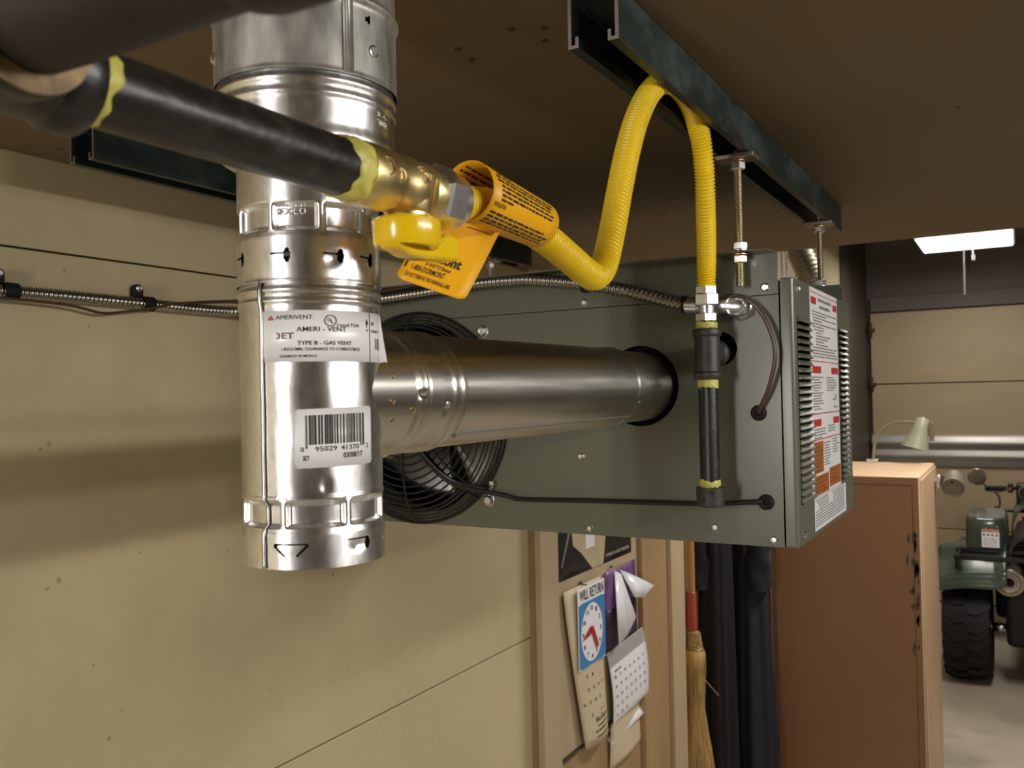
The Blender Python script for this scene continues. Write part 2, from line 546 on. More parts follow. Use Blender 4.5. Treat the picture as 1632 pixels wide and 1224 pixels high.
for ph, z in ((-1.27, 1.8105), (.78, 1.8125)):
    p = cyl_pt(ph, z, .0573)
    hexscrew('screw', p, CDIR * math.cos(ph) + SDIR * math.sin(ph), .0029, zinc_m, vp)

# increaser
vi = thing('vent_increaser', (AX.x, AX.y, 1.671), 'shiny galvanized vent increaser with slotted collar between old pipe and tee', 'vent pipe')
SL = (-1.10, -.30, .42, .98)
def rB(z, ph):
    if z > 1.7545:
        r = .0556 + .0016 * math.exp(-((z - 1.7895) / .0022) ** 2) + .0014 * math.exp(-((z - 1.7815) / .002) ** 2)
        r += .0012 * sstep(1.764, 1.757, z) - .0006 * sstep(1.7575, 1.7545, z)
        return r
    if z > 1.7445:
        t = (1.7545 - z) / .010
        return .0562 - .0117 * sstep(.0, 1.0, t) ** .8
    r = .0445
    r -= .0036 * band(z, 1.7015, 1.7195, .0035) * pockets(ph, 2 * PI / 9, .16, .09)
    r += .0006 * sstep(1.7015, 1.698, z)
    r += .0005 * math.exp(-((z - 1.6715) / .0012) ** 2)
    for s in SL:
        r -= .0016 * math.exp(-(((ph - s + .10) / .12) ** 2 + ((z - 1.6850) / .0042) ** 2))
    return r
def skB(z, ph):
    for s in SL:
        if ((ph - s) / .046) ** 2 + ((z - 1.6868) / .0045) ** 2 < 1 or (-.24 < ph - s < 0 and abs(z - 1.6880) < .0006):
            return True
    return False
stack_piece(frange(1.671, 1.680, 12) + frange(1.6803, 1.6945, 48) + frange(1.695, 1.7445, 70) + frange(1.7455, 1.7545, 10) + frange(1.756, 1.796, 44), rB, 400, skB).build('body', galv_m, vi)
stack_piece([1.671, 1.75], lambda z, p: .0395, 64).build('inner_wall', liner_m, vi)
lb = MB()
lb.grid(lambda u, v: cyl_pt(-1.0 + u * .42, 1.757 + v * .0165, .0563), 8, 2)
lb.build('label', white_m, vi, thick=.0003)
em = MB()
def emb(x, y):
    return cyl_pt(x, y, .04165)
fit_text(em, 'MEXICO', -.50, -.04, 1.7115, 1.7155, lambda x, y: cyl_pt(x, y, .0413), .006)
em.build('stamped_lettering', galv_m, vi, thick=.0009)
em = MB()
fit_text(em, '3 4', .86, 1.05, 1.7745, 1.7775, lambda x, y: cyl_pt(x, y, .0559), .01)
fit_text(em, 'TYPE', .86, 1.06, 1.7695, 1.7728, lambda x, y: cyl_pt(x, y, .0559), .01)
em.build('stamped_lettering', galv_m, vi, thick=.0008)

# tee
vt = thing('vent_tee', (AX.x, AX.y, 1.5), 'shiny galvanized vent tee with white printed label and barcode sticker, open at its bottom', 'vent tee')
SC = -.70                      # lock seam angle
def rC(z, ph):
    r = .0441
    r += .0013 * math.exp(-((z - 1.6665) / .0019) ** 2) + .0011 * math.exp(-((z - 1.6600) / .0016) ** 2)
    k = pockets(ph, 2 * PI / 7, -.42, .09)
    r -= .0034 * band(z, 1.5235, 1.5405, .0034) * k
    r += .0007 * sstep(1.5235, 1.520, z)
    r += .0012 * math.exp(-((z - 1.5418) / .0012) ** 2) * k * .5
    r -= .0014 * math.exp(-(((ph - .62) / .10) ** 2 + ((z - 1.5115) / .003) ** 2))
    r += .0004 * math.exp(-(((wrap(ph - .16)) / .07) ** 2 + ((z - 1.5487) / .003) ** 2)) * -3.0
    r += .00018 * math.sin(9 * ph + 60 * z) * math.sin(70 * z)
    return r
def skC(z, ph):
    if ((ph - .78) / .045) ** 2 + ((z - 1.5125) / .0040) ** 2 < 1:
        return True
    if .46 < ph < .76 and abs(z - 1.5158) < .0005:
        return True
    # bent slot left of the middle
    x, y = (ph + .32) * .045, z - 1.5125
    if abs(y - .0024) < .0005 and abs(x) < .0096:
        return True
    for sx in (-1, 1):
        u = x * sx
        if .0040 < u < .0100 and abs(y - (-.0042 + (u - .004) * .94)) < .0010:
            return True
        if (u - .0096) ** 2 + (y - .0016) ** 2 < .0013 ** 2 or (u - .0040) ** 2 + (y + .0042) ** 2 < .0008 ** 2:
            return True
    if ((ph - 1.28) / .05) ** 2 + ((z - 1.513) / .0022) ** 2 < 1:
        return True
    return False
stack_piece(frange(1.5, 1.5045, 5) + frange(1.5048, 1.5190, 56) + frange(1.5195, 1.545, 44) + frange(1.547, 1.655, 44) + frange(1.656, 1.673, 26), rC, 440, skC).build('body', galv_m, vt)
stack_piece([1.5015, 1.67], lambda z, p: .0392, 64).build('inner_wall', liner_m, vt)
sm = MB()
zz = frange(1.5005, 1.545, 30) + frange(1.55, 1.672, 20)
for w, lift in ((.022, .0010),):
    vs_ = []
    for z in zz:
        r = min(rC(z, SC), .0452) + lift
        vs_ += [cyl_pt(SC - w, z, r), cyl_pt(SC + w, z, r)]
    sm.add(vs_, [(2 * i, 2 * i + 1, 2 * i + 3, 2 * i + 2) for i in range(len(zz) - 1)])
sm.build('lock_seam', galv_m, vt, thick=.0014)
sm = MB()
vs_ = []
for z in zz:
    r = rC(z, SC) + .0004
    vs_ += [cyl_pt(SC + .024, z, r), cyl_pt(SC + .036, z, r)]
sm.add(vs_, [(2 * i, 2 * i + 1, 2 * i + 3, 2 * i + 2) for i in range(len(zz) - 1)])
sm.build('seam_gap', dark_m, vt)
# branch towards the heater
HZ = 1.6045
def hpipe(ys, rfun, n=120, skip=None, dz=0.0):
    """tube along +Y; angle 0 = +X side, +90 deg = up"""
    mb = MB()
    vs = []
    for y in ys:
        for i in range(n):
            q = 2 * PI * i / n
            r = rfun(y, wrap(q))
            vs.append((AX.x + r * math.cos(q), y, HZ + dz * (y - .5) + r * math.sin(q)))
    fs = []
    for j in range(len(ys) - 1):
        for i in range(n):
            if skip and skip((ys[j] + ys[j + 1]) / 2, wrap(2 * PI * (i + .5) / n)):
                continue
            fs.append((j * n + i, (j + 1) * n + i, (j + 1) * n + (i + 1) % n, j * n + (i + 1) % n))
    return mb.add(vs, fs)
def rBr(y, q):
    k = pockets(q, 2 * PI / 5, -.05, .06)
    r = .0437 + .0018 * band(y, .4785, .4935, .005) * k + .0008 * math.exp(-((y - .489) / .0016) ** 2) * k
    return r + .0006 * sstep(.494, .497, y)
hpipe(frange(.43, .474, 12) + frange(.475, .512, 52), rBr).build('branch', galv_h_m, vt)
rv = MB()
for y, dz in ((.4545, .010), (.4535, -.0065), (.458, -.019), (.477, -.0125)):
    r = .0440
    x = AX.x + math.sqrt(r * r - dz * dz)
    rv.lathe([(0, .0012), (.0012, .0010), (.0017, 0)], (x, y, HZ + dz), (math.cos(math.asin(dz / r)), 0, dz / r), 12)
rv.build('rivets', brass_m, vt)

# label on the tee: coordinates are mm along the arc / height, origin at the front centre
RC = .0441
def lab(x, y, lift=.0004):
    return cyl_pt(x / RC, y, RC + lift)
def lpx(x):
    return RC * math.asin(max(-1, min(1, (x - 495) / 111.0)))
def lpz(y):
    return 1.6 + (639 - y) / 1400 * .5235
lbl = MB()
x0, x1, y0, y1 = lpx(424), lpx(600), lpz(577), lpz(495)
lbl.grid(lambda u, v: lab(x0 + (x1 - x0) * u, y0 + (y1 - y0) * v, .0003), 30, 2)
# loose end standing off the pipe
e1 = lab(x1, y1, .0003); e0 = lab(x1, y0, .0003)
tdir = (SDIR * math.cos(x1 / RC) - CDIR * math.sin(x1 / RC))
ndir = (CDIR * math.cos(x1 / RC) + SDIR * math.sin(x1 / RC))
def flap(u, v):
    b = e0.lerp(e1, v)
    L = (.0040 + .0060 * (1 - v) ** 1.5) * u
    return b + tdir * L + ndir * (.0030 * u * u * (1 - v)) + V((0, 0, 0))
lbl.grid(flap, 6, 6)
label = lbl.build('label', white_m, vt, thick=.0002)
pr = MB(); red = MB(); brn = MB()
def T(mb, s, xa, xb, ya, yb, bold=0.0):
    fit_text(mb, s, lpx(xa), lpx(xb), lpz(yb), lpz(ya), lambda x, y: lab(x, y, .00065), bold)
T(pr, 'AMERIVENT.', 444.5, 499.5, 502.5, 509.5)
for cx_, cy_ in ((435, 508.5), (439.5, 508.5), (437.3, 505)):
    red.add([lab(lpx(cx_ + 2.1 * math.cos(a)), lpz(cy_ + 2.1 * math.sin(a)), .00065) for a in [2 * PI * i / 12 for i in range(12)]], [tuple(range(12))])
def ring(mb, cx_, cy_, ra, rb, n=32):
    vs = []
    for i in range(n):
        a = 2 * PI * i / n
        for r in (ra, rb):
            vs.append(lab(lpx(cx_ + r * math.cos(a)), lpz(cy_ + r * math.sin(a)), .00065))
    mb.add(vs, [(2 * i, 2 * i + 1, (2 * i + 3) % (2 * n), (2 * i + 2) % (2 * n)) for i in range(n)])
ring(pr, 523.6, 511.7, 7.8, 9.2)
T(pr, 'U', 519.5, 523.6, 507, 513, .02)
T(pr, 'L', 524.2, 528, 510, 516, .02)
T(pr, 'Listed 7330', 534, 566, 515.5, 521, .01)
T(pr, 'AMERI', 474, 508, 521.5, 529, .007)
T(pr, '- VENT', 512, 547, 521.5, 529, .008)
T(brn, '3ET', 444.5, 470.5, 530.5, 540.5, .025)
T(pr, 'TYPE B - GAS VENT', 475, 555, 544, 550.5, .015)
T(pr, '1 INCH MIN. CLEARANCE TO COMBUSTIBLES', 452.5, 567, 554.5, 559.5, .012)
T(pr, 'ASSEMBLED IN MEXICO', 449, 503, 566, 570, .01)
pr.add([lab(lpx(a), lpz(b), .00065) for a, b in ((576.6, 515), (581.4, 515), (579, 505.5))], [(0, 1, 2)])
pr.add([lab(lpx(a), lpz(b), .00065) for a, b in ((578.4, 515), (579.6, 515), (579.6, 520), (578.4, 520))], [(0, 1, 2, 3)])
T(pr, 'UP', 577, 581, 523, 527)
rect(pr, lpx(583), lpx(583.9), lpz(577), lpz(496), lambda x, y: lab(x, y, .00065))
T(pr, '3ET', 586, 591.5, 510, 516, .02)
T(pr, 'STANDARD TEE', 585.6, 599, 523, 528, .02)
rnd = random.Random(3)
def barcode(mb, xa, xb, ya, yb, n, mapx, mapy, mapf, skew=0.0, guard=0.0):
    x = 0.0
    seq = []
    tot = 0
    for i in range(n):
        w, g = rnd.choice((1, 1, 2, 3)), rnd.choice((1, 1, 1, 2, 3))
        seq.append((tot, w)); tot += w + g
    for i, (s, w) in enumerate(seq):
        a, b = xa + (xb - xa) * s / tot, xa + (xb - xa) * (s + w) / tot
        ext = guard if i < 2 or i >= n - 2 else 0
        mb.add([mapf(mapx(a), mapy(yb + ext + skew * a)), mapf(mapx(b), mapy(yb + ext + skew * b)), mapf(mapx(b), mapy(ya + skew * b)), mapf(mapx(a), mapy(ya + skew * a))], [(0, 1, 2, 3)])
barcode(pr, 592, 599.6, 537, 556, 9, lpx, lpz, lambda x, y: lab(x, y, .00065))
pr.build('print', ink_m, label)
red.build('print', red_ink_m, label)
brn.build('print', brown_ink_m, label)

bl = MB()
xa, xb, ya, yb = lpx(468), lpx(583), lpz(747), lpz(653)
def bsk(x):                    # the sticker sits a little crooked
    return .022 * (x - xa)
def bcmap(x, y, lift=.00035):
    return lab(x, y + bsk(x), lift)
w_, h_ = xb - xa, yb - ya
rc = .0022
outl = []
for cx_, cy_, a0 in ((xb - rc, yb - rc, 0), (xa + rc, yb - rc, 90), (xa + rc, ya + rc, 180), (xb - rc, ya + rc, 270)):
    for k in range(5):
        a = math.radians(a0 + k * 22.5)
        outl.append((cx_ + rc * math.cos(a), cy_ + rc * math.sin(a)))
def bgrid(u, v):
    x = xa + w_ * u
    inset = 0
    d = min(x - xa, xb - x)
    if d < rc:
        inset = rc - math.sqrt(max(0, rc * rc - (rc - d) ** 2))
    return bcmap(x, ya + inset + (h_ - 2 * inset) * v)
bl.grid(bgrid, 40, 2)
sticker = bl.build('barcode_sticker', white_m, vt, thick=.0002)
pr = MB()
bm = lambda x, y: bcmap(x, y, .0007)
barcode(pr, 484.5, 572, 663, 710, 30, lpx, lpz, bm, 0, 6)
for s, a, b in (('0', 477, 482), ('95029', 498, 530), ('41370', 536, 563), ('2', 574, 577.5)):
    fit_text(pr, s, lpx(a), lpx(b), lpz(721), lpz(713), bm, .008)
fit_text(pr, '3ET', lpx(480), lpx(489.5), lpz(735), lpz(727), bm, .02)
fit_text(pr, '03/08/17', lpx(539), lpx(568), lpz(734), lpz(725), bm, .02)
pr.build('print', ink_m, sticker)

# horizontal flue pipe
vh = thing('vent_pipe', (AX.x, .75, HZ - .044), 'brushed galvanized vent pipe running level from the tee into the heater', 'vent pipe')
def rE(y, q):
    r = .0440
    r += .0012 * math.exp(-((y - .5255) / .0022) ** 2) + .0012 * math.exp(-((y - .5365) / .0022) ** 2)
    r -= .0008 * sstep(.538, .544, y)
    r += .0013 * band(y, .876, .894, .006) * pockets(q, 2 * PI / 4, -.35, .07)
    r -= .0022 * sstep(.897, .905, y)
    for dz in ((.022, .503), (-.013, .515)):
        r -= .0015 * math.exp(-(((q - math.asin(dz[0] / .044)) / .06) ** 2 + ((y - dz[1]) / .003) ** 2))
    return r
def skE(y, q):
    return ((q - math.asin(.0235 / .044)) / .055) ** 2 + ((y - .5035) / .0022) ** 2 < 1
hpipe(frange(.498, .545, 52) + frange(.55, .87, 12) + frange(.872, .91, 44) + frange(.93, 1.04, 4), rE, 120, skE, dz=.008).build('body', galv_h_m, vh)
s_ = MB()
for q in (math.radians(-49),):
    a = V((AX.x + .0436 * math.cos(q), .545, HZ + .0436 * math.sin(q)))
    n_ = V((math.cos(q), 0, math.sin(q)))
    t_ = V((-math.sin(q), 0, math.cos(q)))
    s_.obox(a + V((0, .17, .0012)), t_ * .0018, V((0, .17, .0014)), n_ * .0011)
s_.build('lock_seam', galv_h_m, vh)
hexscrew('screw', V((AX.x + .0432, .516, HZ - .0095)), (1, 0, -.22), .0020, zinc_m, vh)

# ------------------------------------------------------------------ unit heater
HY = .987
ht = thing('unit_heater', (-.56, 1.2, 1.4275), 'grey-green hanging gas unit heater with fan guard and louvered side panel', 'heater')
pm = lambda x, z, t: (x, HY - .0007 + t, z)
plate([(-.902, 1.4275), (-.2275, 1.4275), (-.2275, 1.7060), (-.902, 1.7060)], [(-.722, 1.573, .131), (-.3925, 1.609, .0480), (-.294, 1.649, .0192)], .0014, pm).build('back_panel', paint_m, ht, angle=20)
up = MB().box(-.902, -.2275, HY - .0014, HY, 1.7068, 1.7543)
up.box(-.898, -.2315, HY - .030, HY - .0014, 1.7527, 1.7543)
up.build('hanging_flange', paint_m, ht, bevel=.0006)
bd = MB()
bd.box(-.902, -.9006, HY + .0002, 1.41, 1.4276, 1.722)
bd.box(-.9004, -.2290, HY + .0002, 1.41, 1.4276, 1.4290)
bd.box(-.9004, -.2290, HY + .0002, 1.41, 1.7206, 1.722)
bd.box(-.2290, -.2276, HY + .0002, 1.41, 1.4276, 1.722)
bd.box(-.902, -.2330, 1.4085, 1.410, 1.7221, 1.7600)
bd.box(-.902, -.2330, 1.4101, 1.436, 1.7585, 1.7600)
bd.build('body', paint_m, ht, angle=20)
dv = MB()
dv.box(-.545, -.543, HY + .003, 1.405, 1.43, 1.719)
dv.box(-.542, -.231, 1.10, 1.102, 1.43, 1.719)
dv.box(-.9, -.546, 1.30, 1.302, 1.43, 1.719)
dv.build('divider', dark_m, ht)  # inner divider; near-black sheets put the shade behind the holes into colour
fr = MB()
fr.box(-.902, -.2276, 1.4101, 1.425, 1.4276, 1.445)
for k in range(8):
    fr.obox((-.565, 1.418, 1.465 + .032 * k), (.33, 0, 0), (0, .010, -.006), (0, .0006, .001))
fr.build('outlet_louver', paint_m, ht, angle=20)
# flue collar inside the hole
fc = MB()
fc.lathe([(.0405, 0), (.0405, .05), (.040, .05), (.040, 0)], (-.394, 1.0, 1.609), (0, 1, 0), 40)
fc.lathe([(.0485, .012), (.041, .012)], (-.3925, 1.0, 1.609), (0, 1, 0), 40)
fc.build('flue_collar', dark_m, ht)

# removable side cover with two columns of louvers
cvx = -.2115
cp = plate([(.9895, 1.4285), (1.343, 1.4285), (1.343, 1.7235), (.9895, 1.7235)], [(.9995, 1.0655, 1.4725, 1.6820), (1.2550, 1.3140, 1.4765, 1.6840)], .001, lambda y, z, t: (cvx - .0005 + t, y, z))
arc_ = [(cvx - .0045 + .0045 * math.sin(a), .9895 - .0045 * math.cos(a)) for a in frange(0, PI / 2, 6)]
arc_i = [(cvx - .0045 + .0035 * math.sin(a), .9895 - .0035 * math.cos(a)) for a in frange(PI / 2, 0, 6)]
cp.prism([(-.2255, .9850, 1.4285)] + [(x, y, 1.4285) for x, y in arc_] + [(x, y, 1.4285) for x, y in arc_i] + [(-.2255, .9860, 1.4285)], (0, 0, .295))
cp.box(-.2255, cvx - .0004, .9850, 1.343, 1.4280, 1.4290)
cp.box(-.2255, cvx - .0004, .9850, 1.343, 1.7230, 1.7240)
cp.box(-.2255, cvx - .0004, 1.3425, 1.3435, 1.4285, 1.7235)
cover = cp.build('side_cover', paint_m, ht, angle=32)
MB().box(-.2275, -.2125, 1.3465, 1.352, 1.4285, 1.7235).build('edge_strip', paint_m, ht, bevel=.0008)
for y0, y1, zt, zb in ((.9990, 1.0660, 1.6820, 1.4725), (1.2545, 1.3145, 1.6840, 1.4765)):
    n = 26
    pit = (zt - zb) / n
    first = None
    for k in range(n):
        z = zt - k * pit
        if first is None:
            s_ = MB()
            s_.prism([(cvx - .0004, y0, z), (cvx + .0010, y0, z - .0008), (cvx + .0040, y0, z - .0044), (cvx + .0040, y0, z - .0055), (cvx + .0030, y0, z - .0055), (cvx + .0001, y0, z - .0018), (cvx - .0010, y0, z - .0012)], (0, y1 - y0, 0))
            s_.prism([(cvx - .0004, y0, z), (cvx + .0040, y0, z - .0044), (cvx + .0040, y0, z - .0055), (cvx - .0004, y0, z - .0055)], (0, .0007, 0))
            s_.prism([(cvx - .0004, y1 - .0007, z), (cvx + .0040, y1 - .0007, z - .0044), (cvx + .0040, y1 - .0007, z - .0055), (cvx - .0004, y1 - .0007, z - .0055)], (0, .0007, 0))
            first = s_.build('louver_slat', paint_m, cover, angle=30)
        else:
            copy_mesh(first, 'louver_slat', cover, (0, 0, -k * pit))
def cvm(y, z, lift=.0003):
    return V((cvx + lift, y, z))
cl = MB()
cl.prism([cvm(1.069, 1.4725), cvm(1.246, 1.4725), cvm(1.246, 1.7225), cvm(1.069, 1.7225)], (.0002, 0, 0))
cl = cl.build('instruction_label', white_m, cover)
cl2 = MB()
cl2.prism([cvm(1.069, 1.4335), cvm(1.281, 1.4335), cvm(1.281, 1.4718), cvm(1.069, 1.4718)], (.0002, 0, 0))
cl2 = cl2.build('rating_label', white_m, cover)
pr = MB(); rd = MB(); og = MB()
cm = lambda y, z: cvm(y, z, .0007)
rect(rd, 1.070, 1.245, 1.7165, 1.7175, cm); rect(rd, 1.070, 1.245, 1.634, 1.6352, cm); rect(rd, 1.070, 1.245, 1.5705, 1.5718, cm); rect(rd, 1.070, 1.245, 1.5395, 1.5408, cm)
for z, a, b in ((1.703, .033, .030), (1.620, .058, .052), (1.556, .050, .046)):
    rect(rd, 1.0755, 1.0755 + a * .9, z, z + .0085, cm)
    rect(rd, 1.242 - b * .9, 1.242, z, z + .0085, cm)
rr = random.Random(11)
def FP(y0, y1, z, h=.0022, fill=1.0, mb=None):
    fine_print(mb or pr, y0, y1, z, h, cm, rr, unit=.0022, fill=fill)
FP(1.118, 1.205, 1.7085, .004); FP(1.125, 1.195, 1.700, .004)
for i, (a, f) in enumerate(((1.08, 1), (1.08, .55), (1.085, 1), (1.085, .35), (1.085, 1), (1.082, .45), (1.092, .4), (1.10, .3), (1.10, .65), (1.10, .55), (1.10, .35), (1.10, .55), (1.08, 1), (1.08, .9), (1.08, 1), (1.08, 1))):
    FP(a, 1.238, 1.6935 - i * .0036, .0019, f)
for i in range(13):
    FP(1.078, 1.142, 1.6145 - i * .0032, .0017, rr.uniform(.45, 1))
    if i < 6:
        FP(1.160, 1.236, 1.6145 - i * .0032, .0017, rr.uniform(.5, 1))
rect(pr, 1.215, 1.2165, 1.578, 1.596, cm); rect(pr, 1.200, 1.215, 1.5865, 1.5885, cm); rect(pr, 1.222, 1.228, 1.586, 1.594, cm)
FP(1.205, 1.238, 1.5765, .002)
for i in range(4):
    FP(1.078, 1.150, 1.5515 - i * .0033, .0017, rr.uniform(.4, 1))
    if i < 3:
        FP(1.165, 1.238, 1.5535 - i * .0033, .0017, rr.uniform(.5, .9))
for i in range(9):
    FP(1.134, 1.182, 1.5335 - i * .0034, .0017, rr.uniform(.6, 1))
    if i < 6:
        FP(1.190, 1.240, 1.5355 - i * .0034, .0017, rr.uniform(.6, 1))
rect(og, 1.0715, 1.129, 1.5000, 1.5375, cm); rect(og, 1.0725, 1.160, 1.4740, 1.4970, cm); rect(og, 1.166, 1.2435, 1.4770, 1.5010, cm)
for i in range(10):
    FP(1.074, 1.20, 1.4680 - i * .0033, .0017, 1) if i > 3 else FP(1.078 + .006 * i, 1.16, 1.4680 - i * .0033, .0017, .9)
    if i < 4:
        FP(1.185, 1.275, 1.4680 - i * .0033, .0017, .9)
    else:
        FP(1.203, 1.268, 1.4680 - i * .0033, .0017, 1)
pr.build('print', grey_ink_m, cl)
rd.build('print', red_ink_m, cl)
og.build('warning_blocks', M('orange_ink', (.42, .12, .015), .5, var=.05), cl)
op = MB()
for y0, y1, z1, n in ((1.075, 1.125, 1.530, 7), (1.077, 1.155, 1.492, 4), (1.171, 1.239, 1.496, 4)):
    for i in range(n):
        fine_print(op, y0, y1, z1 - i * .0046, .0018, lambda y, z: cvm(y, z, .0009), rr, unit=.0025, fill=rr.uniform(.6, 1))
op.build('print', brown_ink_m, cl)

# fan behind the guard
fan = MB()
fan.lathe([(0, -.035), (.030, -.035), (.036, -.028), (.036, .05), (0, .05)], (-.722, 1.04, 1.573), (0, 1, 0), 24)
fan = fan.build('fan_motor', dark_m, ht)
for k in range(4):
    a = PI / 4 + k * PI / 2 + .3
    b = MB()
    def blade(u, v, a=a):
        r = .030 + .090 * u
        q = a + (v - .5) * 1.05 * (.75 + .35 * u)
        return V((-.722 + r * math.cos(q), 1.055 + (v - .5) * .045, 1.573 + r * math.sin(q)))
    b.grid(blade, 8, 10)
    b.build('fan_blade', alum_m, fan, thick=.0015)
sh = MB()
sh.lathe([(.131, 0), (.131, .006), (.133, .012), (.133, .05), (.1345, .05), (.1345, .004)], (-.722, HY - .002, 1.573), (0, 1, 0), 64)
sh.build('fan_shroud', paint_m, ht)
GC = V((-.722, HY, 1.573))
def gy(r):
    return HY - .004 - .030 * (1 - max(0, min(1, (r / .144))) ** 5)
def torus(R, r, y, n=72, m=6):
    mb = MB()
    def fn(u, v):
        a, b = 2 * PI * u, 2 * PI * v
        return V((GC.x + (R + r * math.cos(b)) * math.cos(a), y + r * math.sin(b), GC.z + (R + r * math.cos(b)) * math.sin(a)))
    vs = [fn(i / n, j / m) for i in range(n) for j in range(m)]
    fs = [(i * m + j, ((i + 1) % n) * m + j, ((i + 1) % n) * m + (j + 1) % m, i * m + (j + 1) % m) for i in range(n) for j in range(m)]
    return mb.add(vs, fs)
guard = torus(.144, .0024, HY - .004, 96, 8).build('fan_guard', black_m, ht)
for R in (.1385, .134, .129, .125, .118, .110, .1015, .0925, .083, .073, .063, .053, .043):
    torus(R, .0014, gy(R)).build('guard_ring', black_m, guard)
for k in range(4):
    a = PI / 4 + k * PI / 2
    for s in (-1, 1):
        pts = []
        for i in range(13):
            r = .036 + (.147 - .036) * i / 12
            d = V((math.cos(a), 0, math.sin(a)))
            t = V((-math.sin(a), 0, math.cos(a)))
            pts.append(V((GC.x, gy(r) - .003, GC.z)) + d * r + t * (.0048 * s))
        MB().tube(pts, .0017, 6).build('guard_spoke', black_m, guard)
    a = k * PI / 2
    pts = [V((GC.x + math.cos(a) * r, gy(r) - .002, GC.z + math.sin(a) * r)) for r in frange(.036, .143, 12)]
    MB().tube(pts, .0016, 6).build('guard_spoke', black_m, guard)
hub = MB().lathe([(0, -.004), (.037, -.004), (.037, .001), (0, .001)], (GC.x, gy(.04), GC.z), (0, 1, 0), 32).build('guard_hub', black_m, guard)
for x, z in ((-.611, 1.6865), (-.6066, 1.4642), (-.833, 1.6865), (-.833, 1.4642)):
    hexscrew('bolt', V((x, HY - .0016, z)), (0, -1, 0), .0062, zinc_m, ht, .006)
tab = MB()
tab.obox((-.602, HY - .006, 1.4775), (.003, 0, .006), (.002, 0, -.001), (0, .0012, 0))
tab.box(-.6015, -.5955, HY - .010, HY - .0055, 1.4845, 1.4895)
tab.build('cord_clip', zinc_m, ht)
for x, z, r in ((-.4633, 1.7141, .0034), (-.473, 1.524, .0030), (-.4624, 1.4354, .0034), (-.3046, 1.4458, .0034), (-.2385, 1.4357, .0036), (-.2419, 1.715, .0040), (-.468, 1.5245, .0022)):
    hexscrew('screw', V((x, HY - .0014, z)), (0, -1, 0), r, zinc_m, ht)
for y, z in ((1.0085, 1.7135), (1.0105, 1.4395)):
    hexscrew('screw', V((cvx, y, z)), (1, 0, 0), .0034, zinc_m, ht)
MB().lathe([(0, .0012), (.0028, .0010), (.0032, 0)], (-.6561, HY - .0014, 1.7144), (0, -1, 0), 12).build('dimple', paint_m, ht)
# grommets
for x, z, r in ((-.2521, 1.5757, .0088), (-.2463, 1.4767, .0088)):
    g = MB().lathe([(r * .30, .0005), (r * .38, .0032), (r * .75, .0040), (r, .0022), (r, 0)], (x, HY - .0014, z), (0, -1, 0), 28)
    g.lathe([(0, .0006), (r * .32, .0006)], (x, HY - .0014, z), (0, -1, 0), 20)
    g.build('grommet', rubber_m, ht)

# cord from the fan motor to its grommet
cd_ = thing('power_cord', (-.45, .978, 1.47), 'black motor cord running along the heater back from fan guard to lower grommet', 'cord')
path = spline([(-.722, .946, 1.575), (-.700, .944, 1.545), (-.675, .944, 1.515), (-.6406, .950, 1.4880), (-.602, .972, 1.4765), (-.575, .978, 1.4715), (-.5552, .980, 1.4680), (-.4667, .980, 1.4700), (-.3238, .978, 1.4725), (-.262, .978, 1.4768), (-.250, .982, 1.4767)], .004)
MB().tube(path, .0030, 10).build('cord', black_m, cd_)
MB().tube([p + V((.001, -.001, .0042)) for p in path[:42]], .0022, 8).build('cord', black_m, cd_)
bw = MB().tube(spline([(-.2905, .972, 1.7060), (-.2632, .966, 1.7045), (-.2429, .967, 1.6865), (-.2308, .968, 1.6580), (-.2290, .968, 1.6327), (-.2375, .971, 1.6021), (-.2490, .977, 1.5800), (-.2521, .983, 1.5757)], .004), .0024, 10).build('brown_cord', brown_wire_m)
tag(bw, 'thin brown cord arching from conduit fitting down to upper grommet on heater', 'cord')

# ------------------------------------------------------------------ strut channels on the ceiling
def strut(x0, x1, y0, y1, label):
    z0, z1, t, lip = 1.861, CZ - .0005, .0026, .0085
    p = [(x0, z1), (x0, z0), (x0 + lip, z0), (x0 + lip, z0 + .0085), (x0 + lip - t, z0 + .0085), (x0 + lip - t, z0 + t), (x0 + t, z0 + t), (x0 + t, z1 - t),
         (x1 - t, z1 - t), (x1 - t, z0 + t), (x1 - lip + t, z0 + t), (x1 - lip + t, z0 + .0085), (x1 - lip, z0 + .0085), (x1 - lip, z0), (x1, z0), (x1, z1)]
    root = thing('strut_channel', ((x0 + x1) / 2, (y0 + y1) / 2, z0), label, 'strut channel', 'strut channels screwed to the low ceiling')
    MB().prism([(x, y0, z) for x, z in p], (0, y1 - y0, 0)).build('channel', strut_m, root, bevel=.0006)
    MB().prism([(x, y0 - .0006, z) for x, z in p], (0, .0005, 0)).build('cut_end', strut_edge_m, root)
    return root
strut(-.289, -.248, .597, 1.532, 'dark green strut channel over the heater with the yellow hose looped through it')
strut(-.885, -.844, .585, 1.552, 'dark strut channel near the cream wall, passing behind the vertical vent stack')

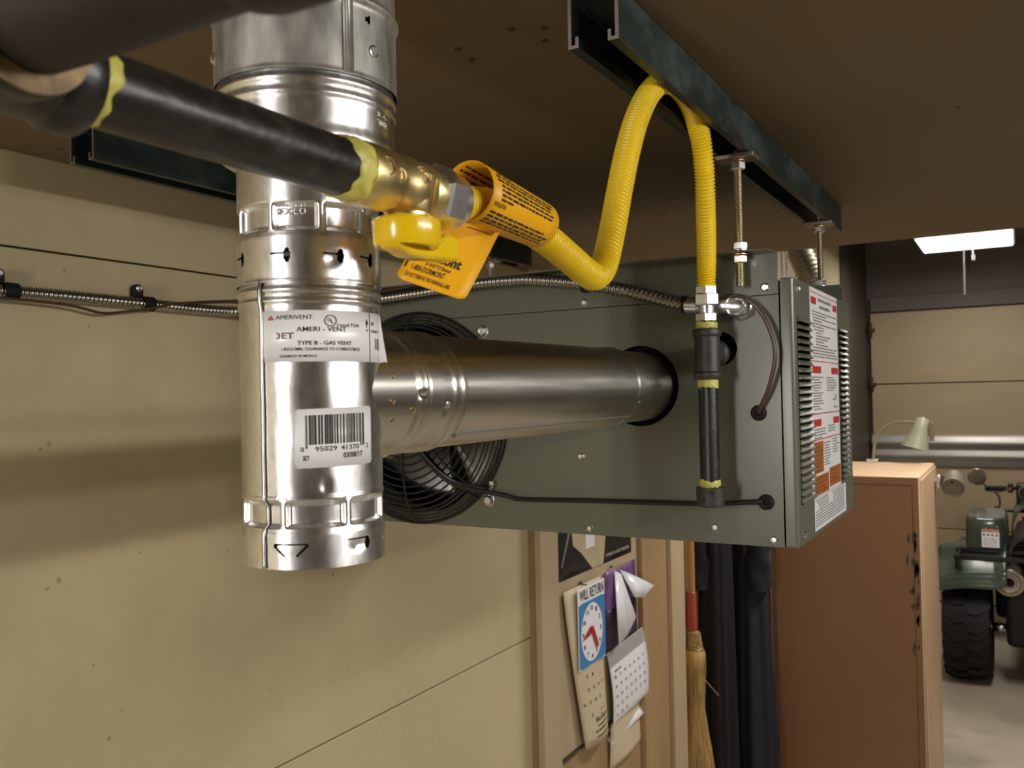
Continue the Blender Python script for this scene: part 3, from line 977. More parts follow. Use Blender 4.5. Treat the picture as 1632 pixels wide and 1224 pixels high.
def hanger(x, y, zt, zb, fz, label, big=True):
    root = thing('threaded_rod', (x, y, zb), label, 'threaded rod', 'threaded rods hanging the heater')
    pitch = .0017
    n = int((zt - zb) / pitch * 4)
    pts = [V((x, y, zb + (zt - zb) * i / n)) for i in range(n + 1)]
    MB().tube(pts, .0045, 12, True, lambda i, q: .0044 + .0004 * math.cos(2 * PI * i / 4 + q)).build('rod', rod_m, root, angle=80)
    MB().box(x - .021, x + .021, y - .014, y + .014, 1.8555, 1.8605).build('channel_washer', strut_edge_m, root, bevel=.0008)
    MB().lathe([(.004, 0), (.0085, 0), (.0085, .0012), (.004, .0012)], (x, y, 1.8540), (0, 0, 1), 20).build('washer', copper_m, root)
    MB().hexnut((x, y, 1.8490), (0, 0, 1), .0084, .0085).build('nut', zinc_m, root, angle=25)
    MB().hexnut((x, y, fz + .0062), (0, 0, 1), .0084, .0085).build('nut', zinc_m, root, angle=25)
    MB().lathe([(.004, 0), (.0098, 0), (.0098, .0011), (.004, .0011)], (x, y, fz + .0006), (0, 0, 1), 20).build('washer', zinc_m, root)
    MB().lathe([(.004, 0), (.0098, 0), (.0098, .0012), (.004, .0012)], (x, y, fz - .0040), (0, 0, 1), 20).build('washer', copper_m, root)
    MB().hexnut((x, y, fz - .0085), (0, 0, 1), .0078, .0080).build('nut', zinc_m, root, angle=25)
hanger(-.264, .966, 1.866, 1.7160, 1.7543, 'near threaded rod with zinc nuts, hanging end in front of heater back')
hanger(-.264, 1.425, 1.866, 1.735, 1.7600, 'far threaded rod at the channel end beyond the louvered cover')
hanger(-.866, .966, 1.866, 1.720, 1.7543, 'threaded rod behind the vent stack under the left channel')
hanger(-.866, 1.425, 1.866, 1.735, 1.7600, 'threaded rod at the far end of the left channel')

# ------------------------------------------------------------------ gas line
PX, PZ = -.267, 1.7068
gp = thing('gas_pipe', (PX, .17, PZ), 'black iron gas pipe with elbow and yellow-sealed joints crossing the top left', 'gas pipe')
MB().lathe([(.0100, 0), (.0133, .0008), (.0133, .148), (.0125, .149)], (PX, .169, PZ), (0, 1, 0), 40).build('pipe', black_pipe_m, gp)
el = MB()
ec = V((PX, .147, PZ))
bend = [V((PX, .175, PZ)), V((PX, .165, PZ)), V((PX + .001, .157, PZ)), V((PX + .004, .150, PZ)), V((PX + .010, .146, PZ)), V((PX + .018, .145, PZ)), V((PX + .026, .145, PZ - .0005))]
bend = spline(bend, .002)
el.tube(bend, .0165, 32)
el.lathe([(.0132, .0), (.0178, .0), (.0186, .001), (.0186, .009), (.0165, .012)], (PX, .179, PZ), (0, -1, 0), 40)
el.lathe([(.0132, .0), (.0186, .0), (.0192, .001), (.0192, .009), (.0165, .012)], (PX + .030, .145, PZ - .0005), (-1, 0, 0), 40)
el.build('elbow', black_pipe_m, gp, angle=50)
MB().lathe([(.0134, 0), (.0188, .0), (.0188, .0012), (.0134, .0012)], (PX + .0300, .145, PZ - .0005), (1, 0, 0), 40).build('elbow_rim', M('lit_rim_brown', (.30, .20, .10), .55, .2, var=.6, scale=140), gp)  # light caught on the collar edge is put into this paler brown
rp = MB()
rp.lathe([(.0160, 0), (.0166, .004), (.0168, .02), (.0163, .06), (.0160, .125)], (PX + .024, .145, PZ + .0030), (1, 0, -.012), 36)
rp.lathe([(.0160, .086), (.0180, .090), (.0192, .095), (.0192, .112), (.0180, .117), (.0165, .120), (.0165, .150), (0, .15)], (PX + .024, .145, PZ + .0030), (1, 0, -.012), 36)
rp.build('feed_pipe', rust_pipe_m, gp)
FX = PX + .024 + .150
re_ = MB()
re_.tube(spline([(FX - .012, .145, PZ + .0012), (FX + .004, .145, PZ + .002), (FX + .015, .145, PZ + .009), (FX + .019, .145, PZ + .022), (FX + .019, .145, PZ + .034)], .003), .0168, 28)
re_.lathe([(.0168, -.012), (.0192, -.010), (.0192, 0), (.0135, 0)], (FX + .019, .145, PZ + .040), (0, 0, 1), 32)
re_.lathe([(.0133, -.002), (.0133, CZ - PZ - .041)], (FX + .019, .145, PZ + .040), (0, 0, 1), 32)
re_.build('riser', rust_pipe_m, gp)
def dope(y0, y1, r, name, parent, x=PX, z=PZ, axis='Y', n=56, amp=.0022, th=.0009, seed=1):
    rn = random.Random(seed)
    ph = [rn.uniform(0, 6.28) for _ in range(6)]
    mb = MB()
    def fn(u, v):
        q = 2 * PI * u
        e0 = amp * (math.sin(2 * q + ph[0]) * .5 + math.sin(5 * q + ph[1]) * .3 + math.sin(11 * q + ph[2]) * .25)
        e1 = amp * (math.sin(2 * q + ph[3]) * .5 + math.sin(4 * q + ph[4]) * .4 + math.sin(9 * q + ph[5]) * .3)
        y = y0 + e0 + (y1 + e1 - y0 - e0) * v
        rr_ = r + th * math.sin(PI * v) ** .5 * (1 + .35 * math.sin(7 * q + 9 * v + ph[1])) + .0001
        if axis == 'Y':
            return V((x + rr_ * math.cos(q), y, z + rr_ * math.sin(q)))
        return V((x + rr_ * math.cos(q), z + rr_ * math.sin(q), y))
    mb.grid(fn, n, 8, close_u=True)
    return mb.build(name, dope_m, parent)
dope(.178, .1855, .0133, 'thread_sealant', gp, seed=4, amp=.0028)
dope(.3065, .3215, .0134, 'thread_sealant', gp, seed=9, amp=.0030, th=.0014)

gv = thing('gas_valve', (PX, .36, 1.672), 'brass gas shut-off valve with yellow handle at the end of the black pipe', 'valve')
vb = MB()
vb.lathe([(.0134, 0), (.0148, .0004), (.0152, .002), (.0152, .0215), (.0142, .0235), (.0135, .026), (.0148, .031), (.0152, .037), (.0145, .0425), (.0122, .0465), (.0118, .0485), (.0146, .0495), (.0152, .0510), (.0152, .0585), (.0140, .060)], (PX, .3185, PZ), (0, 1, 0), 48)
vb.build('body', brass_m, gv)
sb = MB()
sb.lathe([(.0150, .006), (.0140, .000), (.0128, -.006), (.0124, -.011), (.0112, -.0125), (.0112, -.0155), (.0060, -.016), (.0060, -.021)], (PX, .3600, PZ - .001), (0, 0, 1), 40)
sb.build('stem_housing', brass_m, gv)
mk = MB()
for y, z, r in ((.3260, .002, .0042), (.3350, -.0005, .0034), (.3535, .0035, .0042)):
    c = V((PX + math.sqrt(.0147 ** 2 - z * z) * .92 + .0010, y, PZ + z))
    d = V((1, -.35, z * 40)).normalized()
    a_, u_, w_2 = basis(d, (0, 0, 1))
    pts = [c + (u_ * math.cos(t) + w_2 * math.sin(t)) * r for t in frange(0, 2 * PI, 20)]
    mk.tube(pts, .00035, 5, False)
    mk.tube([c - u_ * r * .5 - w_2 * r * .4, c + u_ * r * .5 - w_2 * r * .3, c, c + u_ * r * .5 + w_2 * r * .4, c - u_ * r * .5 + w_2 * r * .4], .0004, 5)
mk.build('cast_marks', brass_m, gv)
kb = MB()
kz = 1.6912
KC = V((PX - .001, .3605, 0))
kb.lathe([(0, 0), (.0155, 0), (.0172, -.0015), (.0174, -.004), (.0172, -.0125), (.0160, -.0145), (.0118, -.0145), (.0108, -.0135), (.0, -.0135)], (KC.x, KC.y, kz), (0, 0, 1), 48)
handle = kb.build('handle', handle_m, gv)
fn_ = MB()
out = [(-.0165, -.0110), (-.0150, -.0160), (-.004, -.0192), (.008, -.0196), (.0395, -.0172), (.0395, -.0040), (.030, -.0036), (.016, -.0100)]
fn_.prism([(KC.x - .0062, KC.y + a, kz + b) for a, b in out], (.0124, 0, 0))
fn_.build('grip', handle_m, handle, bevel=.0018, angle=30)

# hose
hs = thing('gas_hose', (-.268, .60, 1.676), 'yellow corrugated gas hose looping up through the channel and down to the heater', 'hose')
ctrl = [(-.267, .394, 1.7068), (-.267, .422, 1.7095), (-.267, .4455, 1.7115), (-.268, .504, 1.7050), (-.268, .543, 1.6960), (-.268, .572, 1.6885), (-.268, .590, 1.6870), (-.268, .605, 1.6955), (-.268, .6165, 1.7130), (-.268, .6285, 1.7365),
        (-.268, .641, 1.763), (-.268, .658, 1.7955), (-.2685, .680, 1.8266), (-.2685, .708, 1.855), (-.2685, .742, 1.876), (-.2685, .785, 1.885), (-.2685, .822, 1.8775),
        (-.2690, .850, 1.8560), (-.271, .868, 1.8260), (-.2755, .884, 1.7950), (-.283, .908, 1.7620), (-.290, .928, 1.7360), (-.2935, .9365, 1.7150), (-.294, .937, 1.705)]
PIT = .0036
path = spline(ctrl, PIT / 6)
MB().tube(path, .0098, 20, True, lambda i, q: .0095 + .0010 * math.cos(2 * PI * i / 6)).build('hose', hose_m, hs, angle=80)
nt_ = MB()
nt_.hexnut((PX, .3870, PZ), (0, 1, 0), .0175, .0185, ref=(.26, 0, .966))
nt_.lathe([(.0150, 0), (.0150, .006), (.0128, .0095), (.0105, .010)], (PX, .3940, PZ), (0, 1, 0), 36)
nt_.build('flare_nut', zinc_m, hs, angle=25)
GX, GY = -.294, .937
n2 = MB()
n2.hexnut((GX, GY, 1.7010), (0, 0, 1), .0136, .0135, ref=(.4, -.9, 0))
n2.lathe([(.0098, .0), (.0122, .0), (.0122, .008), (.0098, .010)], (GX, GY, 1.7070), (0, 0, 1), 6, (.3, -.9, 0))
n2.build('flare_nut', zinc_m, hs, angle=25)
n3 = MB()
n3.lathe([(.0085, 0), (.0085, .012)], (GX, GY, 1.684), (0, 0, 1), 24)
n3.hexnut((GX, GY, 1.6815), (0, 0, 1), .0124, .0095, ref=(.2, -1, 0))
n3.build('adapter', zinc_m, hs, angle=25)

# drip leg
dl = thing('drip_leg', (GX, GY, 1.477), 'dark iron gas tee with capped drip leg hanging before the heater back', 'gas pipe')
te = MB()
te.lathe([(.0108, 1.6690), (.0150, 1.6690), (.0156, 1.6680), (.0156, 1.6620), (.0150, 1.6610), (.0137, 1.6600), (.0137, 1.6225), (.0150, 1.6212), (.0156, 1.6205), (.0156, 1.6150), (.0150, 1.6140), (.0108, 1.6140)], (GX, GY, 0), (0, 0, 1), 40)
te.lathe([(.0137, .0), (.0137, .022), (.0150, .023), (.0156, .024), (.0156, .031), (.0108, .0315)], (GX, GY, 1.6430), (0, 1, 0), 40)
te.build('tee_fitting', iron_m, dl)
MB().lathe([(.0107, .02), (.0107, .12)], (GX, GY, 1.6430), (0, 1, 0), 28).build('inlet_pipe', iron_m, dl)
MB().lathe([(.0107, 0), (.0107, .118)], (GX, GY, 1.4990), (0, 0, 1), 32).build('nipple', black_pipe_m, dl)
MB().lathe([(0, 0), (.0125, .0), (.0148, .0018), (.0150, .0115), (.0156, .012), (.0156, .0205), (.0150, .0212), (.0108, .0212)], (GX, GY, 1.4755), (0, 0, 1), 40).build('cap', iron_m, dl)
cs = MB()
fit_text(cs, 'ANVIL', GX - .0078, GX + .0078, 1.4900, 1.4940, lambda x, z: V((x + .003, GY - math.sqrt(max(0, .0157 ** 2 - (x - GX) ** 2)) - .0001, z)), .01)
fit_text(cs, '0', GX - .004, GX - .0008, 1.4815, 1.4860, lambda x, z: V((x, GY - .0151, z)), .01)
cs.build('cast_lettering', iron_m, dl, thick=.0006)
dope(1.6690, 1.6765, .0107, 'thread_sealant', dl, GX, GY, 'Z', seed=5, amp=.0010)
dope(1.6050, 1.6142, .0108, 'thread_sealant', dl, GX, GY, 'Z', seed=6, amp=.0014, th=.0004)
dope(1.4968, 1.5045, .0108, 'thread_sealant', dl, GX, GY, 'Z', seed=7, amp=.0016, th=.0004)

# warning tag wrapped over the hose
wt = thing('warning_tag', (-.266, .47, 1.69), 'orange printed warning tag wrapped around the yellow hose with a flap hanging down', 'tag')
s0, s1 = V((-.2655, .4150, 1.7160)), V((-.2665, .4970, 1.7105))
sa, su, sw = basis(s1 - s0, (0, 0, 1))
SLN = (s1 - s0).length
def slv(x, q, lift=0.0):
    """x along the sleeve, q angle from the top, positive towards the room"""
    r = .0168 - .0022 * x / SLN + lift
    return s0 + sa * x + su * (r * 1.02 * math.cos(q)) - sw * (r * math.sin(q)) * (1 if True else 1)
sgn = 1 if (-sw).x > 0 else -1
def slv2(x, q, lift=0.0):
    return slv(x, q * sgn, lift)
w = MB()
w.grid(lambda u, v: slv2(SLN * u + (.004 * math.sin(v * 3) if u > .5 else 0), math.radians(-150) + math.radians(345) * v), 6, 56)
sleeve = w.build('sleeve', tag_m, wt, thick=.0004)
pr = MB()
rr = random.Random(21)
slm = lambda x, q: slv2(x, q, .0006)
fit_text(pr, 'INSTALLATION', .004, .017, math.radians(121), math.radians(112), slm, .02)
k = 0
for qd, xa, f in ((18, .006, 1), (28, .006, 1), (38, .006, .95), (48, .010, .25), (58, .006, 1), (67, .006, .98), (76, .010, .95), (85, .010, 1), (94, .010, .95), (103, .010, .2), (131, .004, .9), (140, .004, 1), (149, .004, .95), (158, .004, .98)):
    fine_print(pr, xa, SLN - .004, math.radians(qd), .085, slm, rr, unit=.0019, fill=f)
pr.build('print', ink_m, sleeve)
pr = MB()
for qd in range(-130, -10, 14):
    fine_print(pr, .004, SLN - .006, math.radians(qd), .09, lambda x, q: slv2(x, q, -.0006), rr, unit=.002)
pr.build('print', ink_m, sleeve)
B0, B1, B2 = V((-.3182, .4156, 1.6718)), V((-.2832, .4361, 1.6569)), V((-.2628, .4472, 1.7002))
ex, ey = B1 - B0, B2 - B1
CW, CH = ex.length, ey.length
cn = ex.cross(ey).normalized()
if cn.dot(V((0, 0, 1.6)) - B1) < 0:
    cn = -cn
def crd(x, y, lift=0.0):
    bow = -.003 * math.sin(PI * min(1, max(0, y / CH))) 
    return B0 + ex * (x / CW) + ey * (y / CH) + cn * (bow + lift)
outl = []
rc = .004
for cx_, cy_, a0 in ((CW - rc, CH + .012 - rc, 0), (rc, CH + .012 - rc, 90), (rc, rc, 180), (CW - rc, rc, 270)):
    for kk in range(6):
        a = math.radians(a0 + kk * 18)
        outl.append((cx_ + rc * math.cos(a), cy_ + rc * math.sin(a)))
# built as a strip of rows so that the card can bow
fl = MB()
NR = 24
def cgrid(u, v):
    y = v * (CH + .010)
    d = min(y, 1e9)
    ins = rc - math.sqrt(max(0, rc * rc - (rc - d) ** 2)) if d < rc else 0
    return crd(ins + (CW - 2 * ins) * u, y)
fl.grid(cgrid, 6, NR * 2)
flapo = fl.build('flap', tag_m, wt, thick=.0004)
pr = MB()
fm = lambda x, y: crd(x, y, .0005)
def cx(a): return a * CW
def cy(a): return a * CH
fit_text(pr, 'Dormont', cx(.08), cx(.74), cy(.335), cy(.465), fm, .03)
fit_text(pr, 'A WATTS Brand', cx(.28), cx(.64), cy(.262), cy(.312), fm, .012)
fit_text(pr, '1-800-DORMONT', cx(.13), cx(.60), cy(.165), cy(.240), fm, .010)
fit_text(pr, 'DO NOT REMOVE THIS WARNING LABEL', cx(.09), cx(.74), cy(.070), cy(.125), fm, .008)
fine_print(pr, cy(.17), cy(.5), cx(.025), .0014, lambda a, b: crd(b, a, .0005), rr, unit=.0016)
fit_text(pr, 'Dormont', cx(.62), cx(.86), cy(.93), cy(1.0), fm, .05)
for a, b, c, d in ((.56, .93, .865, .875), (.92, .93, .865, 1.1)):
    rect(pr, cx(a), cx(b), cy(c), cy(d), fm)
pr.build('print', ink_m, flapo)

# ------------------------------------------------------------------ flexible conduit
fc_ = thing('metal_conduit', (-1.0, .7, 1.725), 'flexible spiral metal conduit running along the cream wall and over to the heater back', 'conduit')
ctrl = [(-1.0150, .30, 1.7325), (-1.0150, .50, 1.7330), (-1.0145, .65, 1.7345), (-1.0145, .772, 1.7345), (-1.0130, .86, 1.7335), (-1.004, .915, 1.7340), (-.970, .948, 1.7350), (-.90, .962, 1.7360), (-.82, .968, 1.7375), (-.772, .970, 1.7390), (-.671, .972, 1.7440), (-.611, .972, 1.7480), (-.55, .972, 1.7475), (-.518, .972, 1.7445), (-.466, .972, 1.7365), (-.400, .971, 1.7220), (-.346, .970, 1.7055), (-.320, .969, 1.6995)]
path = spline(ctrl, .0060 / 6)
MB().tube(path, .0078, 14, True, lambda i, q: .0075 + .0009 * math.cos(2 * PI * i / 6 + q)).build('conduit', conduit_m, fc_, angle=80)
cn_ = MB()
cn_.lathe([(.0084, 0), (.0098, .0), (.0098, .014), (.0090, .015), (.0090, .020), (.0112, .021), (.0118, .030), (.0118, .058), (.0110, .066), (.0085, .071), (0, .073)], (-.327, .9685, 1.7000), (1, .0, -.10), 28)
cn_.lathe([(.0110, -.014), (.0115, .004), (.0135, .006), (.0150, .0155), (.0150, .017)], (-.268, .9695, 1.6945), (0, 1, 0), 28)
cn_.build('elbow_connector', zinc_m, fc_)
MB().box(-.302, -.2975, .9550, .9800, 1.690, 1.7075).build('retaining_clip', black_m, fc_, bevel=.001)
MB().lathe([(.0088, 0), (.0100, 0), (.0100, .006), (.0088, .006)], (-.331, .9690, 1.7012), (1, .0, -.10), 20).build('bushing', black_m, fc_)
MB().lathe([(.0088, 0), (.0103, 0), (.0103, .0045), (.0088, .0045)], (-.458, .972, 1.7350), (1, .0, -.18), 20).build('cable_tie', black_m, fc_)
for y, nm in ((.5865, 'black cushioned clamp on the conduit at the left picture edge'), (.7725, 'black cushioned clamp on the conduit beside the vent stack')):
    c = thing('pipe_clamp', (-1.0145, y, 1.734), nm, 'clamp', 'black clamps holding the conduit')
    w = MB()
    w.lathe([(.0086, -.0085), (.0102, -.0085), (.0102, .0085), (.0086, .0085), (.0086, -.0085)], (-1.0145, y + .006, 1.7345), (0, 1, 0), 28)
    w.build('loop', rubber_m, c)
    t_ = MB()
    pts = [(-.0068, 1.743), (-.0068, 1.7535)] + [(.0068 * math.cos(a) * -1, 1.7535 + .0068 * math.sin(a)) for a in frange(.3, PI - .3, 8)] + [(.0068, 1.7535), (.0068, 1.743)]
    t_.prism([(-1.0240, y - .006 + a, z) for a, z in pts], (.010, 0, 0))
    t_.build('tab', rubber_m, c, bevel=.0012)
    hexscrew('screw', (-1.0140, y - .006, 1.7545), (1, 0, 0), .0036, zinc_m, c)
tw = MB().tube(spline([(-1.0050, .40, 1.7240), (-1.0045, .58, 1.7245), (-1.0045, .66, 1.7225), (-1.0070, .705, 1.7165), (-1.0090, .735, 1.7200), (-1.0040, .772, 1.7265), (-1.0035, .81, 1.7360), (-1.0090, .85, 1.7420), (-1.0130, .89, 1.7470), (-1.005, .94, 1.7520), (-.96, .972, 1.7530), (-.80, .968, 1.7490), (-.62, .961, 1.7580)], .006), .0019, 8).build('thermostat_wire', brown_wire_m)
tag(tw, 'thin brown wire wandering along the spiral conduit on the wall', 'wire')

# ------------------------------------------------------------------ papers on the side door
poster_black_m = M('poster_black', (.022, .022, .026), .35, var=.1)
poster_pale_m = M('poster_pale', (.55, .45, .29), .45, var=.1, scale=12)
blue_m = M('sign_blue', (.06, .25, .55), .35, var=.04)
cream_paper_m = M('cream_paper', (.66, .54, .36), .6, var=.04, scale=8)
grey_paper_m = M('page_grey', (.40, .38, .37), .5, var=.05)
purple_m = M('picture_purple', (.20, .09, .26), .4, var=.6, scale=14)
dusk_m = M('picture_dusk', (.045, .030, .060), .4, var=.7, scale=18)
red_m = M('hand_red', (.48, .03, .025), .4, var=.04)
def sheet(mb, y0, y1, z0, z1, x, bow=None, nu=8, nv=10, shear=0.0):
    def fn(u, v):
        return V((x + (bow(u, v) if bow else 0), y0 + (y1 - y0) * u + shear * (1 - v), z0 + (z1 - z0) * v))
    return mb.grid(fn, nu, nv)
def yz(x):
    return lambda y, z: V((x, y, z))
PD = -.998
po = thing('poster', (PD, 2.16, 1.137), 'black glossy poster with a pale shape, pinned uppermost on the side door', 'poster')
s_ = MB(); sheet(s_, 1.931, 2.405, 1.137, 1.52, PD + .0008)
s_.build('sheet', poster_black_m, po, thick=.0004)
a_ = MB()
a_.add([V((PD + .0014, y, z)) for y, z in ((2.135, 1.1378), (2.205, 1.1378), (2.225, 1.22), (2.235, 1.40), (1.99, 1.40), (2.02, 1.215), (2.065, 1.190))], [tuple(range(7))])
a_.build('picture', poster_pale_m, po)
a_ = MB()
rect(a_, 2.095, 2.150, 1.195, 1.36, yz(PD + .0018))
a_.build('picture', white_m, po)
a_ = MB()
a_.add([V((PD + .0018, y, z)) for y, z in ((1.950, 1.172), (1.956, 1.168), (2.005, 1.25), (1.998, 1.262))], [(0, 1, 2, 3)])
a_.build('picture', grey_ink_m, po)
a_ = MB()
fit_text(a_, 'WORLD CLASS FINISHES', 2.222, 2.385, 1.152, 1.161, yz(PD + .0018), .02)
a_.build('print', M('pale_ink', (.55, .5, .42), .5, var=0), po)
def pins(parent, pts):
    for y, z in pts:
        MB().lathe([(0, .006), (.003, .005), (.004, .002), (.0025, 0)], (PD + .0035, y, z), (1, 0, 0), 10).build('pin', black_m, parent)

ca = thing('wall_calendar', (PD, 2.07, .69), 'long cream calendar sheet hanging behind the WILL RETURN sign', 'calendar')
def cal(u, v, lift=0.0):
    return V((PD + .009 + .014 * (1 - v) * math.sin(u * 3) + .005 * (1 - v) + lift, 1.945 + .100 * (1 - v) ** 1.2 + u * (.220 - .085 * (1 - v)), .690 + .422 * v))
s_ = MB().grid(cal, 10, 16)
ca_s = s_.build('page', cream_paper_m, ca, thick=.0006)
cmap = lambda y, z: cal((y - 1.945) / .22, (z - .69) / .422, .0012)
a_ = MB()
rn = random.Random(5)
n = 1
for r in range(5):
    for c in range(5):
        if rn.random() < .62:
            y, z = 1.972 + c * .038, .905 - r * .034
            fit_text(a_, str(n), y, y + .011, z, z + .009, cmap, .02)
        n += 1
fit_text(a_, 'Rios Electric', 2.035, 2.150, .748, .762, cmap, .012)
fine_print(a_, 2.045, 2.150, .735, .005, cmap, rn, unit=.006)
fine_print(a_, 2.020, 2.155, .722, .005, cmap, rn, unit=.006)
fine_print(a_, 2.030, 2.150, .708, .004, cmap, rn, unit=.005)
a_.build('print', ink_m, ca_s)
pins(ca, [(1.99, 1.106)])

wr = thing('clock_sign', (PD + .02, 2.08, .90), 'blue and white WILL RETURN clock sign with red hands on the side door', 'sign')
s_ = MB().box(PD + .018, PD + .0205, 2.003, 2.166, .900, 1.108)
s_.build('card', white_m, wr, bevel=.001)
cx0, cz0 = 2.083, .985
a_ = MB()
n = 40
inn = [V((PD + .0210, cx0 + .066 * math.cos(2 * PI * i / n), cz0 + .075 * math.sin(2 * PI * i / n))) for i in range(n)]
def sq(i):
    a = 2 * PI * i / n
    c, s = math.cos(a), math.sin(a)
    k = min((.080 / abs(c)) if abs(c) > 1e-6 else 9, (.083 / abs(s)) if abs(s) > 1e-6 else 9)
    return V((PD + .0210, cx0 + .002 + k * c, cz0 + k * s))
a_.add(inn + [sq(i) for i in range(n)], [(i, (i + 1) % n, n + (i + 1) % n, n + i) for i in range(n)])
a_.build('clock_surround', blue_m, wr)
a_ = MB()
fit_text(a_, 'WILL RETURN', 2.012, 2.158, 1.074, 1.101, yz(PD + .0212), .012)
for h in range(1, 13):
    an = PI / 2 - h * PI / 6
    y, z = cx0 + .053 * math.cos(an), cz0 + .062 * math.sin(an)
    fit_text(a_, str(h), y - (.007 if h > 9 else .0045), y + (.007 if h > 9 else .0045), z - .006, z + .006, yz(PD + .0212), .03)
a_.build('print', ink_m, wr)
a_ = MB()
a_.prism([V((PD + .0214, y, z)) for y, z in ((2.022, .973), (2.070, 1.000), (2.085, .998), (2.082, .984), (2.066, .978))], (.001, 0, 0))
a_.prism([V((PD + .0226, y, z)) for y, z in ((2.068, 1.001), (2.086, .999), (2.118, .945), (2.112, .938), (2.104, .939))], (.001, 0, 0))
a_.build('clock_hands', red_m, wr)
pins(wr, [(2.05, 1.116)])
MB().cyl((PD, 2.05, 1.112), (PD + .024, 2.05, 1.112), .0018, 8).build('pin', black_m, wr)

c2 = thing('wall_calendar', (PD, 2.31, .66), 'purple picture calendar with white date pages curling on the side door', 'calendar')
s_ = MB(); sheet(s_, 2.204, 2.432, .90, 1.112, PD + .004, lambda u, v: .003 * math.sin(5 * u))
s_.build('picture', purple_m, c2, thick=.0006)
s_ = MB(); sheet(s_, 2.206, 2.430, .895, 1.005, PD + .0065, lambda u, v: .003 * math.sin(5 * u))
s_.build('picture', dusk_m, c2, thick=.0006)
s_ = MB()
s_.add([V((PD + .004 + a, y, z)) for a, y, z in ((.004, 2.264, 1.108), (.030, 2.224, .915), (.040, 2.262, .935), (.034, 2.340, .965), (.012, 2.292, 1.095))], [(0, 1, 2, 3, 4)])
s_.build('torn_page', white_m, c2, thick=.0006)
s_ = MB()
s_.add([V((PD + .004 + a, y, z)) for a, y, z in ((.004, 2.300, 1.105), (.030, 2.345, 1.020), (.036, 2.395, 1.010), (.040, 2.470, 1.030), (.020, 2.400, 1.065))], [(0, 1, 2, 3, 4)])
s_.build('torn_page', white_m, c2, thick=.0006)
def pg(u, v):
    z = .642 + (.895 - .642) * v
    x = .010 + .020 * math.sin(PI * v) * .6 + (.018 * math.sin((v - .22) / .22 * PI) if v < .22 else 0)
    return V((PD + x, 2.196 + .262 * u + .018 * (1 - v), z + .012 * u))
s_ = MB().grid(pg, 8, 24)
page = s_.build('date_page', white_m, c2, thick=.0006)
s_ = MB().grid(lambda u, v: pg(u, .84 + .16 * v) + V((.0012, 0, 0)), 8, 4)
s_.build('page_header', grey_paper_m, page)
a_ = MB()
n = 1
for r in range(5):
    for c in range(7):
        if n > 31:
            break
        u, v = .08 + c * .128, .70 - r * .105
        fit_text(a_, str(n), u, u + .045, v, v + .035, lambda x, y: pg(x, y) + V((.0012, 0, 0)), .02)
        n += 1
fine_print(a_, .10, .28, .765, .03, lambda x, y: pg(x, y) + V((.0012, 0, 0)), rn, unit=.03)
fine_print(a_, .35, .75, .10, .04, lambda x, y: pg(x, y) + V((.0012, 0, 0)), rn, unit=.04)
a_.build('print', grey_ink_m, page)
s_ = MB(); sheet(s_, 2.212, 2.455, .572, .70, PD + .004, lambda u, v: .006 * math.sin(4 * u + v))
nt2 = s_.build('back_sheet', cream_paper_m, c2, thick=.0006)
pins(c2, [(2.245, 1.122)])

# ------------------------------------------------------------------ broom
straw_m = M('broom_straw', (.50, .32, .11), .6, 0, var=.35, scale=60, stretch=(1, 1, .06))
bro = thing('broom', (-1.004, 2.97, .24), 'corn broom with red and white wrapper hanging between side door and coats', 'broom')
bx_, by_ = -1.003, 2.962
MB().cyl((bx_ - .004, by_, .76), (bx_ - .004, by_, 1.46), .0135, 16).build('handle', M('broom_handle', (.45, .20, .07), .4, var=.12, stretch=(1, 1, .1)), bro)
MB().lathe([(.0150, 0), (.0172, .01), (.0158, .13), (.0140, .132)], (bx_ - .004, by_, .775), (0, 0, 1), 20).build('wrapper', M('red_wrapper', (.42, .06, .04), .4, var=.1), bro)
a_ = MB()
for z0 in (.80, .835, .868):
    a_.lathe([(.0176, z0), (.0174, z0 + .018)], (bx_ - .004, by_, 0), (0, 0, 1), 12, (1, 0, 0), -1.6 + z0 * 3, .2 + z0 * 3)
a_.build('wrapper_print', white_m, bro)
def brp(z):
    t = (.768 - z) / .53
    if t < .06: return .019
    if t < .14: return .019 + .020 * sstep(.06, .14, t)
    if t < .36: return .039 - .016 * sstep(.18, .36, t)
    return .023 + .036 * sstep(.36, 1.0, t)
b_ = MB()
zz = frange(.238, .768, 30)
b_.lathe([(0, zz[0])] + [(brp(z) * .92, z) for z in zz] + [(0, zz[-1])], (bx_ + .004, by_, 0), (0, 0, 1), 24)
b_.build('brush', straw_m, bro)
st = MB()
for i in range(420):
    a = rn.uniform(0, 2 * PI)
    z1 = .768 if rn.random() < .4 else rn.uniform(.45, .74)
    z0 = rn.uniform(.215, .30)
    pts = []
    for kk in range(5):
        z = z1 + (z0 - z1) * kk / 4
        q = a + .12 * math.sin(kk + i)
        r = brp(z) * (1 + .05 * math.sin(i * 3.1 + kk))
        pts.append((bx_ + .004 + r * math.cos(q), by_ + r * math.sin(q), z))
    st.tube(pts, .0009, 3, False)
st.tube([(bx_ + .02, by_ - .01, .63), (bx_ + .095, by_ - .03, .57)], .0012, 4)
st = st.build('straws', straw_m, bro)
st['kind'] = 'stuff'
for z in (.735, .722, .712, .545):
    MB().lathe([(brp(z) + .0012, -.002), (brp(z) + .0030, 0), (brp(z) + .0012, .002)], (bx_ + .004, by_, z), (0, 0, 1), 28).build('binding', brown_wire_m, bro)
MB().tube([(WX, by_, 1.475), (bx_ + .012, by_, 1.475)], .003, 6).build('nail', black_m, bro)
